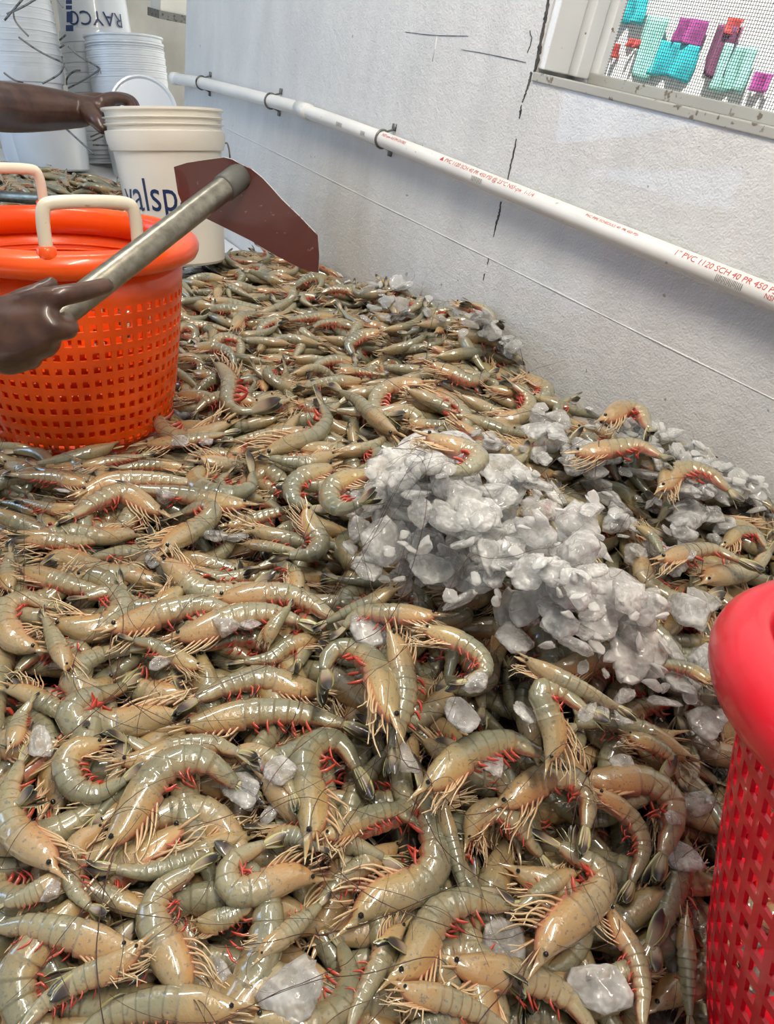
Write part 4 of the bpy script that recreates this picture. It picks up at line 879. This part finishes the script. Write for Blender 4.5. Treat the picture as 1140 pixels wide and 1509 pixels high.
make_basket('fish_basket', 'bright orange plastic fish basket with square holes and cream handles', BASKET_C, BA, 1.081, M['orange'], 'square', [hA, hB], N=62, rows=11, low=.004, hs=1.06, rim=.78)
make_basket('fish_basket', 'crimson red plastic fish basket with a thick rolled rim at the right edge', RED_B, RED_A, RED_S, M['red'], 'net', [], N=66, rows=15)
# ================================================================ buckets
def bucket_profile(H, rt, rb):
    e = lambda h: rb + (rt - rb) * h / H
    o = [(.0005, 0), (rb * .96, 0), (rb, .006)]
    o += [(e(H * .74), H * .74), (e(H * .74) + .006, H * .745), (e(H * .80) + .010, H * .80), (e(H * .865) + .010, H * .862), (e(H * .87) + .003, H * .868)]
    for k in (.905, .945): o += [(e(H * k) + .002, H * (k - .012)), (e(H * k) + .009, H * (k - .004)), (e(H * k) + .009, H * k), (e(H * k) + .002, H * (k + .004))]
    o += [(e(H) + .002, H * .975), (e(H) + .008, H * .985), (e(H) + .008, H), (e(H) - .002, H), (e(H) - .004, H * .98), (rb - .004, .006), (.0005, .006)]
    return o
def wrap_text(s, size, base, axis, face, r, h_mid, mat_, parent, off, flip=False, name='lettering', ang0=0.0, squash=1.0, taper=0.0):
    v, f = text_mesh(s, size); a = unit(axis); fv = unit(face - a * (face @ a)); rt = np.cross(a, fv)         # rt: towards the viewer's left/right
    if proj(base + rt * .1)[0] < proj(base)[0]: rt = -rt
    x = (v[:, 0] - (v[:, 0].min() + v[:, 0].max()) * .5) * squash; y = v[:, 1] - size * .35
    if flip: x, y = -x, -y
    th = x / r + ang0; pts = base + np.outer(h_mid + y, a) + (np.cos(th)[:, None] * fv + np.sin(th)[:, None] * rt) * (r + .0008 + taper * y)[:, None]
    q = MB(); q.add(pts, f); return q.obj(name, mat_, parent, False, off)
BH = .334; bk = empty('paint_bucket', BUCKET_B); bo = shift(BUCKET_B); tag(bk, 'cream white paint bucket with navy lettering, held by its rim', 'bucket')
q = MB(); lathe(q, bucket_profile(BH, .1285, .107), BUCKET_B, BUCKET_A, 64); bb = q.obj('body', M['bucket'], bk, True, bo); bb.data.set_sharp_from_angle(angle=.5)
wrap_text('valspar', .100, BUCKET_B, BUCKET_A, -BUCKET_B, .1170, .160, M['navy'], bb, bo, ang0=-.28, squash=.74, taper=.065)
rt_ = unit(np.cross(ray(240, 200), BUCKET_A)); rt_ = rt_ if proj(BUCKET_B + rt_ * .1)[0] > proj(BUCKET_B)[0] else -rt_
e0 = BUCKET_B + BUCKET_A * .265 + rt_ * .133; q = MB(); tube(q, rounded([e0, e0 + rt_ * .008, e0 + rt_ * .010 - BUCKET_A * .04, e0 + rt_ * .002 - BUCKET_A * .085 + unit(BUCKET_B) * .03, e0 - rt_ * .03 - BUCKET_A * .11 + unit(BUCKET_B) * .10], .25, 2), .0022, 6); q.obj('bail_wire', M['galv'], bk, True, bo)
# stacks of nested buckets far behind
NTH = ['bottom', 'second', 'third', 'fourth', 'fifth', 'sixth', 'seventh', 'eighth', 'ninth', 'tenth', 'eleventh', 'twelfth', 'thirteenth', 'fourteenth', 'fifteenth', 'sixteenth']
def stack(pb, pt, depth_z, n, pitch, rt, rb, H, what, inverted=False):
    b0 = on_z(pb[0], pb[1], TABLE_Z + .004); a = BUCKET_A; outl = []; pr = bucket_profile(H, rt, rb)
    if inverted: pr = [(r, H - h) for r, h in pr]
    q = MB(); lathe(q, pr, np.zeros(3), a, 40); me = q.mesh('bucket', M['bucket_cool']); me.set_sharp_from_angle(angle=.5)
    for k in range(n):
        o = link('bucket', me); bk_ = b0 + a * pitch * k; o.location = Vector(bk_ + UP); outl.append((o, shift(bk_)))
        tag(o, what if n == 1 else '%s bucket%s of the %s' % (NTH[k], ' from the bottom' if k else '', what), 'bucket', None if n == 1 else 'buckets in the ' + what)
    return outl, b0, a
sA, bA, aA = stack((60, 245), (36, -60), 2.95, 12, .034, .138, .118, .37, 'white nested stack at the left edge')
sA2, bA2, aA2 = stack((82, 252), (76, 100), 2.75, 1, .03, .140, .125, .21, 'single bluish white bucket standing behind the bare forearm')
sB, bB, aB = stack((172, 240), (141, -60), 3.35, 12, .034, .138, .124, .37, 'upside-down white stack with navy lettering', True)
sC, bC, aC = stack((211, 262), (185, 60), 3.05, 6, .023, .138, .112, .37, 'ribbed white stack nearest the far corner')
zA = lambda y: 2.53 - .455 * (245 - y) / 385
zB = lambda y: 2.82 - .455 * (240 - y) / 350
def bail(st_, pts, dz, k=None):
    k = k if k is not None else int(np.clip(len(st_) * (1 - pts[0][1] / 150), 0, len(st_) - 1)); root, off = st_[k]
    q = MB(); tube(q, rounded([P(x, y, dz(y)) for x, y in pts], .25, 2), .0032, 6); q.obj('bail_wire', M['galv'], root, True, off)
z9 = lambda x, y: (x / 4.385, y / 4.385)
for pts in ([z9(30, 130), z9(90, 60), z9(150, -10)], [z9(45, 90), z9(140, 50), z9(230, -5)], [z9(85, 75), z9(95, 140), z9(185, 235)], [z9(120, 240), z9(260, 340), z9(420, 410)], [z9(275, 540), z9(390, 480), z9(415, 420)],
            [z9(25, 470), z9(90, 520), z9(150, 535)], [z9(400, 360), z9(405, 400), z9(435, 460)], [z9(370, 0), z9(410, 50)]): bail(sA, pts, zA)
for pts in ([z9(440, 300), z9(520, 370), z9(650, 440), z9(655, 480)], [z9(650, 445), z9(540, 520), z9(440, 570)], [z9(430, 550), z9(430, 500), z9(480, 455), z9(520, 455)], [z9(385, 260), z9(425, 225)], [z9(385, 310), z9(415, 290)]): bail(sB, pts, zB)
bail(sA2, [z9(380, 790), z9(480, 880), z9(605, 995)], lambda y: 2.36)
bail(sB, [z9(585, 885), z9(640, 860), z9(680, 850)], zB); bail(sB, [z9(600, 910), z9(665, 880)], zB); bail(sB, [z9(600, 937), z9(700, 940)], zB)
tb, oB = sB[8]
# printing of the upside-down buckets
pw = P(150, 24, 3.05); wrap_text('RAYCO', .066, bB + aB * (np.dot(P(150, 24, zB(24) + .14) - bB, aB)), aB, -bB, .138, 0.0, M['navy'], tb, oB, True, ang0=.02)
tb2 = bB + aB * (np.dot(P(101, 25, 3.1) - bB, aB)); q = MB(); 
for k, (x0, x1, y0, y1) in enumerate([(97, 108, 37, 46), (98, 107, 17, 33), (97, 106, 0, 6), (97, 106, 8, 14)]):
    c = [P(x, y, zB(y) + .07) for x, y in ((x0, y0), (x1, y0), (x1, y1), (x0, y1))]; d_ = unit(c[0]) * .004; q.add(c + [p + d_ for p in c], [(0, 1, 2, 3), (7, 6, 5, 4), (0, 4, 5, 1), (1, 5, 6, 2), (2, 6, 7, 3), (3, 7, 4, 0)])
q.obj('printed_label', M['navy'], tb, False, oB)
# lid leaning in front of the stack
lc = P(212, 162, 2.45); la = unit(unit(-lc) * .9 + np.array([0, 0, .35])); ld = empty('bucket_cover', lc); tag(ld, 'round white bucket lid standing on edge behind the cream bucket', 'lid'); lo_ = shift(lc)
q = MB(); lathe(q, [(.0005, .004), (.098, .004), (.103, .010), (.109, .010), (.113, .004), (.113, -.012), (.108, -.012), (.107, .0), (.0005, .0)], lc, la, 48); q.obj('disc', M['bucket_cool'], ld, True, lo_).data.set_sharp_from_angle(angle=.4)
# far white post with a metal foot
pc = P(254, 26, 3.3); q = MB(); box(q, (pc[0] - .075, pc[1] - .05, pc[2] + .02), (pc[0] + .065, pc[1] + .08, CEIL_Z)); o = q.obj('trim_1', M['bucket'], None, False, UP); o['kind'] = 'structure'; o['label'] = 'white post hanging above the far corner'
q = MB(); box(q, (pc[0] - .085, pc[1] - .06, pc[2] - .012), (pc[0] + .075, pc[1] + .09, pc[2] + .02)); q.obj('metal_foot', M['galv'], o, False, UP)
# pole lying on the far shrimp
pa, pb_ = P(-25, 287, 2.12), P(150, 300, 2.16); q = MB(); tube(q, [pa, pa * .3 + pb_ * .7, pb_], .0165, 14); o = q.obj('metal_pole', M['steel'], None, True, UP); tag(o, 'grey metal pole lying on the far shrimp behind the orange basket', 'pole')
# ================================================================ hoe
h0, h1 = P(52, 492, .785), P(350, 262, 1.0); hv = unit(h1 - h0); hoe = empty('hoe', h1); ho = shift(h1); tag(hoe, 'metal hoe with rusty brown blade held over the orange basket', 'hoe')
q = MB(); tube(q, [h0 - hv * .012, h0, h0 * .5 + h1 * .5, h1 - hv * .01, h1], [.0155, .0162, .0162, .0162, .015], 18); q.obj('handle', M['steel'], hoe, True, ho)
q = MB(); tube(q, [h1 - hv * .035, h1 - hv * .032, h1 + hv * .006], [.0162, .0182, .0182], 18); q.obj('socket', M['blackprint'], hoe, True, ho)
nb = unit(hv * .75 + unit(h1) * .6); bl = [(256, 246), (275, 240), (300, 236), (330, 232), (342, 235), (354, 242), (370, 249), (386, 262), (400, 277), (415, 294), (440, 318), (468, 347), (470, 375), (469, 402), (455, 400), (438, 393), (405, 376), (370, 355), (330, 335), (285, 313), (268, 300), (262, 285)]
B0 = [ray(*p) * ((nb @ h1) / (nb @ ray(*p))) for p in bl]; th = nb * .0032; k = len(B0); q = MB(); q.add(B0 + [p + th for p in B0], [tuple(range(k)), tuple(range(2 * k - 1, k - 1, -1))], mat=0); q.add(B0 + [p + th for p in B0], [(i, i + k, (i + 1) % k + k, (i + 1) % k) for i in range(k)], mat=1)
q.obj('blade', [M['blade'], M['edge']], hoe, False, ho)
# ================================================================ person: both bare arms reach into the frame, the body stands left of it
def capsules(chains):
    q = MB()
    for pts, rad in chains:
        pts = np.asarray(pts, float); rad = np.asarray(rad, float); fine, _ = catmull(np.c_[pts, rad], max(6, len(pts) * 5)); t0 = unit(fine[1, :3] - fine[0, :3]); t1 = unit(fine[-1, :3] - fine[-2, :3]); P_, R_ = [], []
        for a in (1.0, .8, .45): P_.append(fine[0, :3] - t0 * fine[0, 3] * a * .98); R_.append(fine[0, 3] * math.sqrt(max(.02, 1 - a * a)))
        for r_ in fine: P_.append(r_[:3]); R_.append(r_[3])
        for a in (.45, .8, 1.0): P_.append(fine[-1, :3] + t1 * fine[-1, 3] * a * .98); R_.append(fine[-1, 3] * math.sqrt(max(.02, 1 - a * a)))
        tube(q, P_, R_, 14)
    return q
shR, shL = np.array([-.30, .98, -.06]), np.array([-.26, 1.36, -.06]); neck, pel = np.array([-.30, 1.16, .0]), np.array([-.42, 1.15, -.58])
wr = P(-28, 492, .755); el = np.array([-.12, .80, -.32]); wl = P(116, 163, 1.78); ell = P(-60, 148, 1.52)
ch = [([pel, pel * .5 + neck * .5, neck + [0, 0, -.08]], [.13, .125, .12]), ([shR, neck + [0, 0, -.06], shL], [.06, .075, .06]), ([neck + [0, 0, -.05], neck + [.02, 0, .06]], [.055, .052]), ([neck + [.03, 0, .12], neck + [.035, 0, .20]], [.072, .085]),
      ([shR, el * .5 + shR * .5 + [0, 0, -.02], el], [.055, .046, .040]), ([el, el * .6 + wr * .4, wr], [.041, .043, .029]), ([shL, ell * .5 + shL * .5, ell], [.055, .048, .044]), ([ell, P(0, 157, 1.64), P(60, 160, 1.72), wl], [.049, .054, .050, .039])]
for s in (-1, 1): ch.append(([pel + [0, .09 * s, -.02], pel + [.02, .10 * s, -.45], pel + [-.02, .10 * s, -.86]], [.085, .06, .045])); ch.append(([pel + [-.03, .10 * s, -.885], pel + [.16, .11 * s, -.888]], [.032, .03]))
# right hand around the hoe handle, index finger stretched along it
Q = lambda x, y, d: P(x, y, d)
ch += [([wr, Q(10, 470, .748), Q(55, 445, .742)], [.026, .024, .014]), ([wr, Q(15, 490, .742), Q(66, 470, .734)], [.027, .028, .0165]), ([wr, Q(12, 510, .742), Q(60, 498, .736)], [.027, .026, .0165]), ([wr, Q(8, 525, .752), Q(40, 522, .745)], [.024, .020, .015]),
       ([Q(48, 447, .738), Q(85, 437, .732), Q(125, 429, .752), Q(156, 421, .775)], [.0145, .0115, .0102, .0092]),
       ([Q(62, 470, .732), Q(82, 484, .734), Q(100, 484, .748), Q(98, 470, .772)], [.0145, .0120, .0112, .0100]),
       ([Q(58, 498, .735), Q(66, 512, .748), Q(76, 500, .772), Q(72, 486, .785)], [.0140, .0120, .0110, .0095]), ([Q(40, 522, .745), Q(46, 530, .758), Q(54, 518, .778)], [.0125, .0110, .0095]),
       ([Q(5, 460, .765), Q(38, 440, .785), Q(62, 428, .800), Q(76, 418, .806)], [.016, .0125, .0105, .0085])]
# left hand over the bucket rim
ch += [([wl, Q(142, 154, 1.80), Q(166, 150, 1.815)], [.036, .028, .019]), ([wl, Q(142, 162, 1.77), Q(158, 158, 1.78)], [.036, .030, .018])]
for k, (dx, dd) in enumerate([(0, -.04), (4, -.008), (6, .022), (3, .05)]):
    ch.append(([Q(150 + dx, 151 - k, 1.80 + dd), Q(170 + dx, 145 - k * .3, 1.825 + dd), Q(189 + dx, 150, 1.85 + dd), Q(197 + dx, 166, 1.86 + dd)], [.0175, .0150, .0135, .0115]))
ch.append(([Q(132, 165, 1.75), Q(142, 178, 1.72), Q(151, 190, 1.715)], [.023, .0185, .0135]))
pr_ = np.array([pel[0], pel[1], FLOOR_Z]); per = capsules(ch).obj('person', M['skin'], None, True, UP); tag(per, 'person with bare dark arms, one hand on the hoe, the other on the bucket', 'person')
rm = per.modifiers.new('remesh', 'REMESH'); rm.mode = 'VOXEL'; rm.voxel_size = .0042; rm.use_smooth_shade = True
sm = per.modifiers.new('smooth', 'SMOOTH'); sm.factor = .5; sm.iterations = 4
def garment(name, chs, m, vox=.012):
    o = capsules(chs).obj(name, m, per, True, UP); r_ = o.modifiers.new('remesh', 'REMESH'); r_.mode = 'VOXEL'; r_.voxel_size = vox; r_.use_smooth_shade = True; return o
garment('shirt', [([pel + [0, 0, -.02], pel * .5 + neck * .5, neck + [0, 0, -.09]], [.15, .142, .135]), ([shR, neck + [0, 0, -.075], shL], [.072, .082, .072]), ([shR, shR * .55 + el * .45], [.07, .062]), ([shL, shL * .6 + ell * .4], [.07, .062])], M['cloth'])
garment('trousers', [([pel + [0, .085 * s, 0], pel + [.02, .10 * s, -.45], pel + [-.02, .10 * s, -.82]], [.10, .078, .066]) for s in (-1, 1)], M['trouser'])
garment('hair', [([neck + [.0, 0, .20], neck + [.015, 0, .235]], [.083, .075])], M['hair'])
